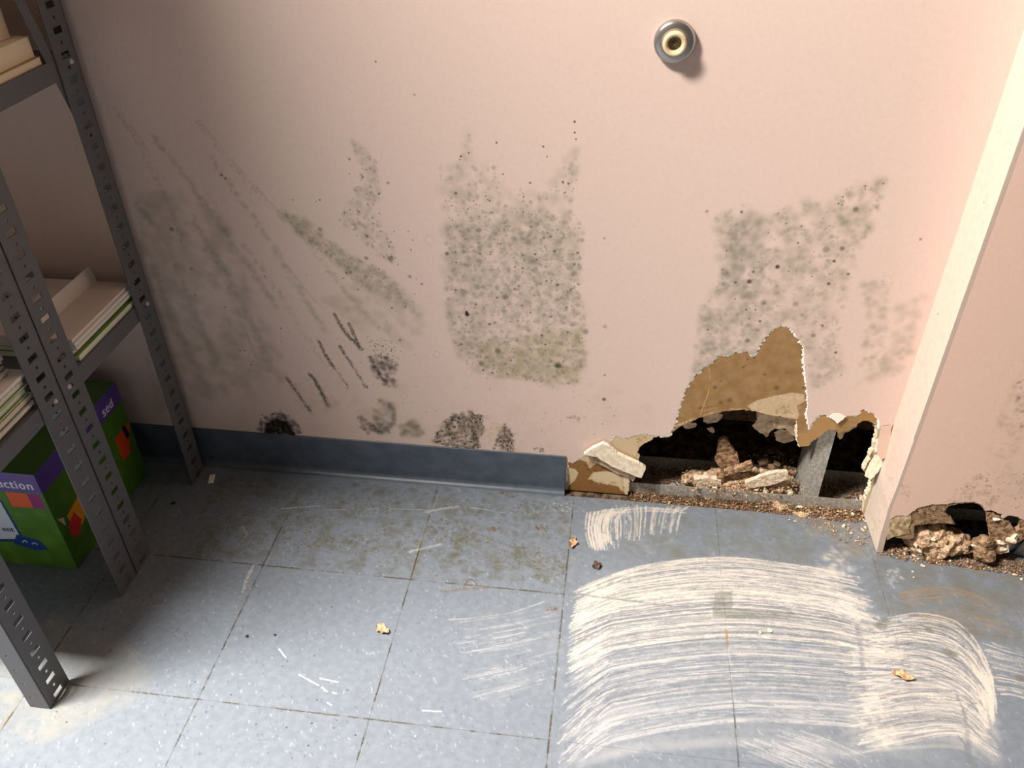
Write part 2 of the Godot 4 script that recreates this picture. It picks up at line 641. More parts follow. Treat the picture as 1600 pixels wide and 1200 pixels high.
func paint_floor(c: Canvas, W: int, H: int) -> void:
	flecks(c, W, H, 7000)
	c.grain(0.05, 0.05, 31)
	# bright white flecks
	for i in 110:
		var p := Vector2(rng.randf() * W, rng.randf() * H)
		c.tdot(p, rng.randf_range(0.7, 1.3), rgb(206, 210, 214), 0.7, 0.4)
	var grime := rgb(78, 72, 56)
	var brown := rgb(96, 66, 36)
	# old adhesive film laid heavier as painted shade, with grainy dirt, on first-row tiles
	var film_shade := rgb(84, 82, 68)
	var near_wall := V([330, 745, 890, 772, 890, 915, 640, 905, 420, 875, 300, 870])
	c.scatter(near_wall, 1500, 3, 15, film_shade, 0.10, 0.30, 0.3, 0.42, 0.02)
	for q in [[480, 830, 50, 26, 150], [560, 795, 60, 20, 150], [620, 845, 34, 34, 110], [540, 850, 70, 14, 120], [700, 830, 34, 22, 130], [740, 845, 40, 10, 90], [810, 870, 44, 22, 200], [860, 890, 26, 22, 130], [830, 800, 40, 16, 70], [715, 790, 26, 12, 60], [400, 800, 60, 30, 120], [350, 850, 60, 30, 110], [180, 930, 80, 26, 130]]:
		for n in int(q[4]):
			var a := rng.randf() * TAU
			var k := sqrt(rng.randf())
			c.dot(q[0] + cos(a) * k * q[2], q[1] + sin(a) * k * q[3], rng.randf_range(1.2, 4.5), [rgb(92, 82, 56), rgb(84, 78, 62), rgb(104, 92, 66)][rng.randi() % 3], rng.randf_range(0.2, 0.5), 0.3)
	c.stroke(V([685, 772, 662, 830, 637, 905]), 4, 4, rgb(150, 146, 124), 0.25, 0.2, 0.3, 1.0)
	c.scatter(V([850, 784, 895, 786, 890, 800, 850, 798]), 40, 2, 5, rgb(180, 182, 178), 0.3, 0.5, 0.2)
	# yellowish water stain round the near post
	var stain := V([0, 985, 60, 950, 150, 990, 215, 1020, 235, 1060, 190, 1110, 90, 1150, 0, 1180])
	c.scatter(stain, 420, 14, 40, rgb(150, 145, 126), 0.05, 0.10, 0.0)
	c.scatter(stain, 90, 3, 9, rgb(140, 124, 92), 0.05, 0.12, 0.2, 0.5, 0.03)
	c.stroke(V([0, 1140, 20, 1110, 35, 1085, 60, 1060]), 5, 4, rgb(146, 108, 68), 0.2, 0.1, 0.3, 3.0)
	c.stroke(V([100, 1050, 130, 1045, 150, 1040]), 4, 3, rgb(146, 112, 72), 0.14, 0.1, 0.3, 3.0)
	c.stroke(V([50, 1100, 70, 1118, 95, 1112]), 4, 3, rgb(146, 112, 72), 0.14, 0.1, 0.3, 3.0)
	# grimy joints
	for k in range(-3, 3):
		var p0 := Vector2((k + 4.0) / 7.0 * W, 0)
		var p1 := Vector2(p0.x, H)
		var heavy := k <= 0
		c.tstroke(PackedVector2Array([p0, p1]), 2.5, 2.0, grime, 0.22 if heavy else 0.06, 0.1, 0.6, 1.6)
		c.tstroke(PackedVector2Array([p0, p1]), 1.4, 1.2, rgb(58, 46, 30), 0.45 if heavy else 0.15, 0.3, 0.85, 0.8)
	for r in [1, 2]:
		var y: float = r / 3.0 * H
		c.tstroke(PackedVector2Array([Vector2(0, y), Vector2(0.57 * W, y)]), 3.0, 2.6, grime, 0.35 if r == 1 else 0.12, 0.1, 0.6, 1.6)
		c.tstroke(PackedVector2Array([Vector2(0, y), Vector2(0.57 * W, y)]), 1.6, 1.5, rgb(60, 44, 26), 0.6 if r == 1 else 0.4, 0.3, 0.9, 0.8)
	c.stroke(V([690, 925, 760, 918, 830, 922]), 3, 3, rgb(110, 70, 30), 0.35, 0.2, 0.5, 2.5)
	c.stroke(V([725, 918, 735, 905, 745, 915]), 2, 2, brown, 0.5, 0.2, 0.3, 1.5)
	# rust and dirt specks
	for s in [[770, 827, 8], [778, 826, 6], [848, 828, 6], [846, 822, 4], [790, 770, 6], [862, 952, 4], [800, 775, 5]]:
		for i in 10:
			c.dot(s[0] + rng.randf_range(-9, 9), s[1] + rng.randf_range(-2.5, 2.5), rng.randf_range(1.5, 4.0), rgb(96, 62, 30), 0.5, 0.3)
	c.scatter(V([430, 760, 890, 785, 880, 920, 400, 880]), 200, 1.0, 3.0, rgb(76, 54, 30), 0.3, 0.6, 0.3, 0.5, 0.03)
	c.scatter(V([60, 950, 560, 900, 560, 1190, 60, 1190]), 60, 1.0, 2.2, rgb(40, 36, 30), 0.5, 0.9, 0.4)
	# scuffs and pale dry streaks at the left
	c.stroke(V([380, 925, 385, 905, 396, 885]), 3, 5, rgb(226, 206, 180), 0.35, 0.2, 0.3, 2.0)
	c.stroke(V([372, 852, 385, 835, 378, 822]), 3, 3, rgb(214, 196, 172), 0.25, 0.2, 0.3, 2.0)
	c.stroke(V([300, 805, 370, 806, 440, 815]), 2, 1.5, rgb(190, 186, 172), 0.15, 0.2, 0.3)
	c.stroke(V([440, 795, 475, 792, 505, 790]), 3, 2, rgb(206, 204, 194), 0.4, 0.2, 0.2, 1.0)
	c.stroke(V([505, 797, 600, 795, 670, 797]), 1.5, 1.5, rgb(206, 204, 194), 0.35, 0.2, 0.4)
	c.stroke(V([665, 800, 720, 792, 790, 802]), 5, 2, rgb(190, 196, 198), 0.3, 0.2, 0.2)
	c.stroke(V([640, 862, 670, 855, 690, 850]), 6, 5, rgb(196, 204, 212), 0.3, 0.2, 0.2)
	c.stroke(V([270, 745, 350, 755, 560, 752]), 2, 2, rgb(150, 146, 132), 0.2, 0.2, 0.4)
	# small white scratches
	for s in [[467, 1054, 498, 1071], [500, 1060, 529, 1066], [503, 1074, 512, 1081], [520, 1082, 526, 1084], [512, 1098, 518, 1102], [436, 1014, 447, 1028], [660, 1110, 690, 1112]]:
		c.stroke(V(s), 1.3, 0.9, rgb(236, 236, 234), 0.9, 0.4)
	c.scatter(V([655, 945, 690, 945, 690, 965, 655, 965]), 10, 1.0, 2.5, rgb(196, 200, 204), 0.3, 0.6, 0.2)
	c.scatter(V([610, 1130, 660, 1140, 650, 1170, 600, 1160]), 10, 1.0, 2.5, rgb(196, 200, 204), 0.3, 0.6, 0.2)
	# ---- white brushed-on skim of filler
	var white := rgb(200, 193, 183)
	var soft := rgb(180, 179, 178)
	# old green-grey adhesive showing under it
	c.scatter(V([1000, 815, 1120, 806, 1330, 820, 1350, 870, 1260, 885, 1130, 868, 1000, 880, 960, 860]), 260, 10, 30, rgb(100, 100, 86), 0.08, 0.16, 0.1)
	c.scatter(V([1350, 880, 1460, 885, 1600, 900, 1600, 1010, 1480, 990, 1400, 990, 1370, 940]), 300, 10, 34, rgb(102, 98, 84), 0.08, 0.16, 0.1)
	c.bundle(V([1400, 925, 1480, 915, 1560, 940]), V([1430, 975, 1520, 985, 1600, 1000]), 26, 1.2, 2.4, rgb(158, 122, 82), 0.15, 0.35, 0.5)
	c.bundle(V([1240, 830, 1300, 850, 1350, 880]), V([1290, 815, 1340, 830, 1380, 862]), 16, 1.0, 2.0, rgb(166, 140, 100), 0.12, 0.3, 0.5)
	c.stroke(V([830, 800, 870, 812, 896, 850, 890, 900]), 6, 4, rgb(150, 134, 98), 0.2, 0.1, 0.3, 3.0)
	# wash
	c.scatter(V([915, 900, 1130, 872, 1270, 890, 1300, 850, 1345, 880, 1370, 960, 1480, 970, 1545, 1010, 1560, 1180, 1300, 1200, 1180, 1100, 900, 1040, 890, 960]), 500, 16, 44, soft, 0.03, 0.08, 0.0)
	c.scatter(V([925, 925, 1120, 890, 1300, 905, 1350, 940, 1330, 980, 1130, 975, 920, 1000]), 520, 8, 22, white, 0.05, 0.12, 0.0)
	c.scatter(V([720, 960, 880, 930, 880, 1080, 740, 1110]), 60, 12, 34, soft, 0.03, 0.07, 0.0)
	c.bundle(V([885, 1040, 1000, 1015, 1180, 1005, 1340, 1020]), V([870, 1210, 1000, 1175, 1180, 1165, 1350, 1190]), 90, 4, 12, soft, 0.03, 0.07, 0.5, 0.9)
	c.scatter(V([1380, 985, 1500, 985, 1560, 1060, 1580, 1200, 1330, 1200, 1310, 1060]), 60, 10, 28, white, 0.02, 0.04, 0.0)
	c.bundle(V([1330, 1000, 1440, 985, 1520, 1030, 1565, 1110]), V([1310, 1180, 1420, 1170, 1500, 1170, 1570, 1210]), 90, 4, 12, white, 0.04, 0.12, 0.4, 0.7)
	# main sweep
	var A := V([898, 920, 1000, 884, 1130, 870, 1260, 884, 1345, 900])
	var B := V([888, 985, 960, 957, 1130, 940, 1290, 955, 1385, 985])
	var C := V([882, 1060, 960, 1020, 1140, 1000, 1300, 1010, 1420, 1030])
	var D := V([870, 1170, 960, 1100, 1145, 1075, 1310, 1080, 1430, 1090])
	c.bundle(A, B, 170, 0.9, 2.6, white, 0.25, 0.6, 0.45, 0.5)
	c.bundle(A, B, 26, 2.5, 5.5, white, 0.15, 0.4, 0.4, 0.6)
	c.bundle(A, B, 60, 0.8, 1.8, rgb(98, 106, 114), 0.2, 0.45, 0.6, 1.0)
	c.bundle(B, C, 130, 0.9, 2.4, white, 0.2, 0.55, 0.5, 0.6)
	c.bundle(B, C, 20, 2.5, 5.0, white, 0.12, 0.3, 0.4, 0.6)
	c.bundle(B, C, 90, 0.8, 2.2, rgb(96, 104, 114), 0.2, 0.4, 0.6, 1.0)
	c.bundle(C, D, 110, 0.9, 2.2, soft, 0.12, 0.4, 0.6, 0.9)
	var E := V([868, 1215, 960, 1160, 1145, 1130, 1310, 1135, 1430, 1150])
	c.bundle(D, E, 60, 0.9, 2.4, soft, 0.1, 0.35, 0.6, 0.9)
	c.bundle(A, C, 46, 4, 9, white, 0.04, 0.10, 0.4, 0.8)
	c.bundle(C, D, 14, 2.0, 4.0, white, 0.12, 0.35, 0.5, 0.7)
	c.bundle(C, D, 70, 0.9, 2.4, rgb(98, 106, 116), 0.15, 0.35, 0.6, 1.0)
	# left, thin strokes
	c.bundle(V([705, 968, 790, 958, 885, 938]), V([720, 1105, 800, 1085, 880, 1062]), 46, 0.9, 2.2, soft, 0.10, 0.32, 0.5, 0.8)
	c.stroke(V([700, 968, 780, 962, 850, 940]), 2.0, 2.5, soft, 0.4, 0.2, 0.3)
	# top fan
	c.bundle(V([916, 800, 914, 830, 922, 862]), V([985, 790, 968, 812, 968, 858]), 60, 0.9, 2.8, white, 0.3, 0.7, 0.4, 0.4)
	c.bundle(V([960, 788, 968, 812, 968, 850]), V([1085, 790, 1070, 800, 1062, 835]), 34, 1.2, 3.0, white, 0.2, 0.55, 0.3, 0.4)
	c.bundle(V([930, 797, 1000, 792, 1075, 797]), V([930, 806, 1000, 800, 1085, 803]), 10, 1.2, 2.4, white, 0.2, 0.5, 0.3, 0.4)
	c.scatter(V([985, 815, 1045, 812, 1060, 850, 980, 865]), 60, 4, 14, rgb(146, 146, 136), 0.1, 0.25, 0.1)
	c.scatter(V([1285, 862, 1310, 850, 1325, 868, 1345, 900, 1270, 905]), 60, 5, 14, white, 0.2, 0.4, 0.1)
	c.scatter(V([1382, 892, 1405, 886, 1412, 905, 1395, 918, 1382, 908]), 40, 3, 7, soft, 0.2, 0.4, 0.1)
	# right-hand swirl
	c.bundle(V([1385, 965, 1440, 958, 1500, 975, 1545, 1040, 1560, 1120]), V([1300, 1040, 1400, 1045, 1470, 1060, 1520, 1090, 1540, 1150]), 100, 0.9, 2.6, white, 0.25, 0.6, 0.45, 0.6)
	c.bundle(V([1320, 1050, 1400, 1050, 1470, 1065, 1540, 1100]), V([1330, 1180, 1420, 1160, 1500, 1150, 1570, 1190]), 90, 0.9, 2.6, white, 0.2, 0.55, 0.45, 0.6)
	c.bundle(V([1385, 965, 1440, 958, 1500, 975, 1545, 1040]), V([1330, 1150, 1420, 1130, 1500, 1130, 1560, 1180]), 80, 0.8, 2.2, rgb(104, 108, 114), 0.2, 0.45, 0.6, 1.0)
	c.bundle(V([1530, 995, 1570, 1010, 1610, 1020]), V([1550, 1090, 1580, 1090, 1620, 1100]), 40, 0.9, 2.6, white, 0.2, 0.5, 0.45, 0.6)
	# bottom diagonal
	c.bundle(V([1230, 1135, 1300, 1158, 1380, 1195]), V([1130, 1165, 1200, 1195, 1270, 1225]), 60, 0.9, 2.6, soft, 0.12, 0.35, 0.5, 0.8)
	c.scatter(V([1340, 1095, 1370, 1090, 1400, 1130, 1410, 1170, 1350, 1170]), 60, 4, 12, white, 0.15, 0.4, 0.1)
	# bare marks left in it
	var bare := rgb(102, 104, 95)
	c.fill(V([1117, 924, 1143, 924, 1144, 950, 1180, 954, 1240, 958, 1252, 964, 1235, 967, 1150, 966, 1113, 962]), bare, 0.35)
	c.scatter(V([1115, 922, 1146, 922, 1146, 952, 1240, 957, 1235, 968, 1112, 964]), 150, 3, 8, bare, 0.12, 0.3, 0.0)
	c.stroke(V([892, 926, 960, 936, 1077, 950]), 2.2, 3.0, rgb(110, 116, 118), 0.55, 0.3, 0.4, 1.0)
	c.stroke(V([925, 932, 985, 938, 1030, 946]), 5, 5, rgb(122, 128, 126), 0.35, 0.2, 0.3, 2.0)
	c.stroke(V([1340, 980, 1346, 1030, 1350, 1085]), 7, 6, rgb(112, 116, 128), 0.4, 0.2, 0.3, 3.0)
	c.stroke(V([1325, 925, 1332, 960, 1336, 990]), 5, 4, rgb(200, 198, 200), 0.3, 0.2, 0.3, 3.0)
	for b in [[1376, 978, 16], [1385, 970, 10], [1480, 1018, 12], [1490, 1022, 11], [1450, 983, 9], [1594, 1060, 12]]:
		c.dot(b[0], b[1], b[2], bare, 0.55, 0.3)
	c.stroke(V([1495, 1085, 1505, 1110, 1510, 1140, 1515, 1200]), 2, 9, rgb(104, 110, 116), 0.4, 0.3, 0.2, 2.0)
	c.stroke(V([1525, 1098, 1512, 1106, 1508, 1120]), 1.6, 2, rgb(110, 114, 118), 0.6, 0.3, 0.2, 1.0)
	c.stroke(V([1497, 1150, 1505, 1160, 1512, 1172]), 1.6, 2, rgb(110, 114, 118), 0.6, 0.3, 0.2, 1.0)
	# joint of the third column cuts through the skim
	c.stroke(V([1138, 1010, 1144, 1065]), 1.2, 1.2, rgb(210, 206, 196), 0.4, 0.4, 0.5)
	c.stroke(V([1146, 1095, 1155, 1198]), 1.2, 1.4, rgb(84, 86, 88), 0.6, 0.4, 0.3)
	c.stroke(V([1134, 985, 1137, 1012]), 4, 4, rgb(150, 118, 84), 0.45, 0.3, 0.2, 1.0)
	# brown dirt washed out of the broken wall
	c.scatter(V([1000, 778, 1130, 790, 1260, 806, 1360, 820, 1370, 850, 1340, 862, 1300, 835, 1130, 800, 1000, 785]), 260, 3, 10, rgb(120, 92, 62), 0.08, 0.22, 0.1, 0.4, 0.03)
	c.scatter(V([1365, 860, 1400, 862, 1600, 895, 1600, 912, 1450, 885, 1370, 872]), 200, 3, 9, rgb(134, 104, 70), 0.1, 0.26, 0.1, 0.4, 0.03)
	c.scatter(V([1240, 815, 1370, 830, 1380, 870, 1330, 860]), 60, 2, 6, rgb(176, 150, 112), 0.2, 0.4, 0.2, 0.4, 0.04)

# ------------------------------------------------------------------ main wall
const TEAR := [75, 690, 100, 695, 150, 662, 235, 640, 268, 604, 275, 572, 340, 582, 420, 562, 455, 572, 530, 577, 545, 545, 560, 500, 575, 450, 590, 390, 625, 330, 680, 270, 720, 245, 745, 215, 800, 210, 845, 195, 880, 198, 905, 225, 925, 180, 960, 130, 1000, 92, 1030, 75, 1060, 85, 1090, 115, 1115, 150, 1130, 180, 1135, 250, 1140, 320, 1150, 400, 1148, 480, 1154, 548, 1165, 520, 1185, 490, 1210, 478, 1240, 482, 1265, 498, 1285, 505, 1310, 487, 1375, 480, 1385, 460, 1410, 455, 1450, 480, 1467, 500, 1472, 540, 1490, 528, 1530, 524]
const HOLE := [345, 848, 350, 790, 372, 700, 388, 645, 402, 622, 430, 600, 480, 577, 530, 582, 552, 550, 620, 514, 680, 490, 740, 474, 800, 462, 850, 458, 920, 464, 980, 482, 1100, 502, 1104, 600, 1112, 624, 1150, 620, 1180, 592, 1200, 576, 1240, 548, 1278, 548, 1290, 560, 1330, 545, 1365, 530, 1385, 512, 1420, 507, 1452, 526, 1462, 560, 1440, 640, 1418, 690, 1400, 735, 1440, 748, 1424, 825, 1400, 870, 1396, 920]

func crop5(a: Array, z: float) -> Array:   # a zoomed crop of the photo: 2.857 times, from (860, 480)
	var out := []
	var i := 0
	while i < a.size():
		var p := on_z(860.0 + a[i] / 2.857, 480.0 + a[i + 1] / 2.857, z)
		out.append(Vector2(p.x, p.y))
		i += 2
	return out

func make_wall() -> void:
	var w := structure("wall_back")
	# ---- painted paper face
	var R := Rect2(-1.06, 0.0, 1.68, 1.06)
	var W := 2048
	var H := 1292
	var map := func(u: float, v: float) -> Vector2:
		var p := on_z(u, v)
		return Vector2((p.x - R.position.x) / R.size.x * W, (1.0 - (p.y - R.position.y) / R.size.y) * H)
	var c := canvas(W, H, PINK, map)
	paint_wall(c)
	var pm := tex_mat(c.texture(), 0.62, 0.35)
	var tear := crop5(TEAR, 0.0)
	tear.push_front(Vector2(-0.022, 0.004))
	var n_tear := tear.size()
	tear[n_tear - 1] = Vector2(CHX, tear[n_tear - 1].y)
	var tj := jag(tear, 0.0018, 0.0010, 5)
	var face := PackedVector2Array(tj)
	face.append_array(PackedVector2Array([Vector2(CHX, 1.06), Vector2(-1.06, 1.06), Vector2(-1.06, 0.004)]))
	mesh_node("painted_face", plate(face, -0.0014, 0.0, R), pm, w)
	# plain painted wall outside the field in view
	var st := st_new()
	add_box(st, Vector3(-2.8, 0.004, -0.0014), Vector3(-1.06, 2.75, 0.0))
	add_box(st, Vector3(-1.06, 1.06, -0.0014), Vector3(CHX, 2.75, 0.0))
	mesh_node("upper_face", done(st), M.plain_pink, w)
	# white torn paper lip
	mesh_node("torn_lip", rim(tj.slice(14), 1.0, 0.0006, 0.0052, 0.0002, -0.0011, 9), M.paper_white, w)
	# ---- plasterboard core behind it
	var R2 := Rect2(-0.06, 0.0, 0.70, 0.52)
	var map2 := func(u: float, v: float) -> Vector2:
		var p := on_z(u, v, -0.0014)
		return Vector2((p.x - R2.position.x) / R2.size.x * 1024.0, (1.0 - (p.y - R2.position.y) / R2.size.y) * 768.0)
	var k := canvas(1024, 768, rgb(156, 124, 84), map2)
	paint_core(k)
	var km := tex_mat(k.texture(), 0.9, 0.2)
	var hole := crop5(HOLE, -0.0014)
	hole[0].y = 0.004
	hole[-1] = Vector2(hole[-1].x, 0.004)
	var hj := jag(hole, 0.0020, 0.0016, 8)
	var core := PackedVector2Array([Vector2(-0.06, 0.004)])
	core.append_array(hj)
	core.append_array(PackedVector2Array([Vector2(CHX + 0.002, 0.004), Vector2(CHX + 0.002, 0.52), Vector2(-0.06, 0.52)]))
	mesh_node("board_core", plate(core, -0.0135, -0.0014, R2), km, w)
	# rough white gypsum edge of the break
	mesh_node("gypsum_edge", rim(hj.slice(24, hj.size() - 20), 1.0, 0.0012, 0.0046, -0.0016, -0.0130, 12), M.gypsum, w)
	# board out of view and the back of the next room's board, which closes the cavity
	st = st_new()
	add_box(st, Vector3(-2.8, 0.004, -0.0135), Vector3(-0.06, 2.75, -0.0014))
	add_box(st, Vector3(-0.06, 0.52, -0.0135), Vector3(2.8, 2.75, -0.0014))
	add_box(st, Vector3(1.2, 0.004, -0.0135), Vector3(2.8, 0.52, -0.0014))
	mesh_node("board_rest", done(st), M.kraft, w)
	mesh_node("rear_board", box_mesh(Vector3(-2.95, -0.1, -0.32), Vector3(2.95, 2.85, -0.30)), M.kraft_back, w)
	# flaps of backing paper that hang into the hole
	flap(w, "paper_flap", [920, 470, 985, 482, 1000, 500, 1002, 560, 985, 580, 972, 618, 955, 600, 930, 580, 905, 545, 925, 510], -0.0128, M.kraft_back, 0.20)
	flap(w, "paper_flap", [985, 482, 1104, 500, 1104, 585, 1080, 575, 1050, 545, 1000, 545], -0.0150, M.kraft_back, 0.05)
	flap(w, "paper_flap", [680, 488, 745, 472, 770, 480, 765, 500, 740, 520, 700, 528, 685, 515], -0.0128, M.kraft_back, 0.15)
	flap(w, "paper_flap", [590, 530, 620, 514, 655, 520, 652, 535, 622, 548, 600, 545], -0.0128, M.kraft_back, 0.15)
	flap(w, "paper_flap", [700, 540, 722, 535, 735, 560, 728, 572, 706, 560], -0.030, M.kraft_back, 0.3)
	flap(w, "paper_flap", [1280, 555, 1300, 512, 1375, 500, 1368, 540, 1340, 560, 1318, 568, 1300, 605, 1286, 585], -0.0128, M.kraft_back, 0.12)
	flap(w, "paper_flap", [1000, 560, 1030, 542, 1070, 555, 1090, 590, 1092, 605, 1050, 625, 1010, 610], -0.045, M.kraft_back, 0.2)
	# loose white and pink paper tongues at the right of the hole
	flap(w, "paper_tongue", [1246, 486, 1262, 474, 1290, 472, 1318, 486, 1308, 498, 1292, 504, 1282, 518, 1270, 508], 0.0022, M.paper_white, -0.05)
	flap(w, "paper_tongue", [1466, 560, 1478, 534, 1528, 526, 1515, 590, 1500, 650, 1470, 660, 1452, 640], 0.0012, mat(rgb(206, 178, 162), 0.8), -0.10)
	flap(w, "paper_tongue", [1452, 600, 1464, 582, 1468, 612, 1458, 640, 1444, 640], 0.0026, M.paper_white, -0.10)
	flap(w, "paper_tongue", [1398, 738, 1425, 690, 1450, 660, 1485, 668, 1478, 700, 1455, 730, 1430, 748], 0.0040, M.paper_cream, -0.15)

# a small ragged sheet: outline in the zoomed crop, leaning back from its top by `lean`
func flap(parent: Node, called: String, a: Array, z: float, m: Material, lean: float) -> void:
	var pts := crop5(a, z)
	pts.append(pts[0])
	var o := jag(pts, 0.002, 0.0011, a.size() + int(a[0]))
	o.remove_at(o.size() - 1)
	var top := -1e9
	for p in o:
		top = maxf(top, p.y)
	var st := st_new()
	var idx := Geometry2D.triangulate_polygon(o)
	var at := func(p: Vector2, d: float) -> Vector3: return Vector3(p.x, p.y, z - (top - p.y) * lean - (top - p.y) * (top - p.y) * lean * 8.0 + d)
	for side in [0.0006, -0.0006]:
		var i := 0
		while i < idx.size():
			tri(st, at.call(o[idx[i]], side), at.call(o[idx[i + 1]], side), at.call(o[idx[i + 2]], side), Vector3(0, 0, side))
			i += 3
	var mid := Vector2.ZERO
	for p in o:
		mid += p / o.size()
	for k in o.size():
		var p := o[k]
		var q := o[(k + 1) % o.size()]
		var h := (p + q) / 2.0 - mid
		quad(st, at.call(p, 0.0006), at.call(q, 0.0006), at.call(q, -0.0006), at.call(p, -0.0006), Vector3(h.x, h.y, 0))
	mesh_node(called, done(st), m, parent)

func paint_core(c: Canvas) -> void:
	c.grain(0.10, 0.02, 51)
	var z := func(a: Array) -> Array:
		var o := []
		var i := 0
		while i < a.size():
			o.append(Vector2(860.0 + a[i] / 2.857, 480.0 + a[i + 1] / 2.857))
			i += 2
		return o
	# darker damp kraft blotches
	c.scatter(z.call([560, 520, 620, 350, 750, 220, 900, 210, 1030, 80, 1130, 200, 1150, 480, 800, 470]), 120, 8, 26, rgb(142, 102, 62), 0.06, 0.14, 0.1)
	for s in [[735, 358, 11], [957, 300, 7], [860, 268, 7], [872, 262, 5], [800, 415, 16], [1010, 360, 13], [1130, 360, 10], [760, 330, 5], [880, 232, 6], [760, 425, 12]]:
		var p: Vector2 = z.call([s[0], s[1]])[0]
		c.dot(p.x, p.y, s[2] * 0.85, rgb(84, 68, 48), 0.5, 0.1)
	# scraped down to gypsum along the lower right
	c.fill(z.call([880, 440, 920, 415, 1000, 395, 1080, 380, 1132, 388, 1135, 420, 1100, 440, 1110, 480, 1100, 500, 980, 480, 900, 460]), rgb(214, 190, 160), 0.75)
	c.scatter(z.call([880, 440, 1000, 395, 1132, 385, 1110, 490, 980, 480]), 80, 3, 9, rgb(228, 210, 184), 0.2, 0.4, 0.2)
	c.scatter(z.call([1010, 440, 1060, 430, 1080, 480, 1000, 475]), 40, 4, 9, rgb(150, 128, 104), 0.2, 0.3, 0.2)
	c.stroke(z.call([560, 530, 680, 485, 800, 455, 980, 478]), 4, 3, rgb(222, 200, 168), 0.5, 0.3, 0.4, 2.0)
	c.stroke(z.call([660, 450, 720, 445, 760, 435]), 5, 4, rgb(116, 72, 40), 0.4, 0.2, 0.4, 3.0)
	c.stroke(z.call([702, 262, 712, 300, 705, 380, 680, 450, 670, 480]), 2.0, 2.0, rgb(206, 168, 116), 0.6, 0.3, 0.2, 0.6)
	c.scatter(z.call([590, 430, 650, 330, 700, 270, 700, 400, 660, 480, 570, 510]), 50, 5, 14, rgb(186, 146, 98), 0.1, 0.25, 0.2)
	# strip where the base came off: cream board with runs of brown glue
	c.fill(z.call([60, 660, 250, 600, 275, 565, 420, 560, 540, 575, 540, 600, 420, 640, 390, 700, 372, 870, 60, 870]), rgb(206, 184, 150), 1.0)
	c.fill(z.call([75, 690, 130, 680, 160, 690, 175, 720, 200, 700, 230, 690, 330, 740, 330, 760, 280, 735, 190, 740, 185, 770, 200, 780, 250, 790, 300, 800, 340, 800, 345, 850, 75, 850, 78, 800, 110, 770, 125, 740, 110, 722, 80, 715]), rgb(134, 94, 54), 0.9)
	c.fill(z.call([190, 735, 250, 730, 300, 748, 318, 790, 335, 830, 310, 815, 295, 790, 270, 770, 250, 795, 235, 770, 215, 790, 205, 765, 165, 770]), rgb(214, 194, 160), 0.9)
	c.scatter(z.call([75, 780, 330, 780, 345, 850, 75, 850]), 80, 3, 10, rgb(120, 76, 40), 0.12, 0.3, 0.2)
	c.scatter(z.call([150, 690, 210, 690, 260, 740, 170, 740]), 60, 3, 8, rgb(112, 68, 34), 0.15, 0.3, 0.2)
	c.fill(z.call([322, 730, 350, 750, 345, 850, 330, 830]), rgb(226, 208, 178), 0.9)
	c.scatter(z.call([380, 590, 410, 570, 440, 575, 420, 610, 395, 640]), 40, 2, 6, rgb(160, 110, 56), 0.3, 0.5, 0.2)
	# right end by the chase: pale crumbled core
	c.fill(z.call([1400, 520, 1540, 500, 1560, 940, 1380, 940, 1395, 870, 1440, 760, 1440, 640]), rgb(206, 190, 166), 0.9)
	c.scatter(z.call([1400, 540, 1530, 540, 1530, 930, 1390, 930]), 120, 3, 10, rgb(160, 138, 112), 0.1, 0.3, 0.2)
	c.fill(z.call([1150, 560, 1180, 500, 1210, 482, 1262, 495, 1275, 545, 1240, 560, 1180, 610, 1110, 640, 1105, 560]), rgb(184, 144, 96), 0.7)
	c.fill(z.call([1375, 485, 1390, 460, 1450, 480, 1470, 510, 1465, 545, 1380, 515]), rgb(170, 130, 82), 0.7)

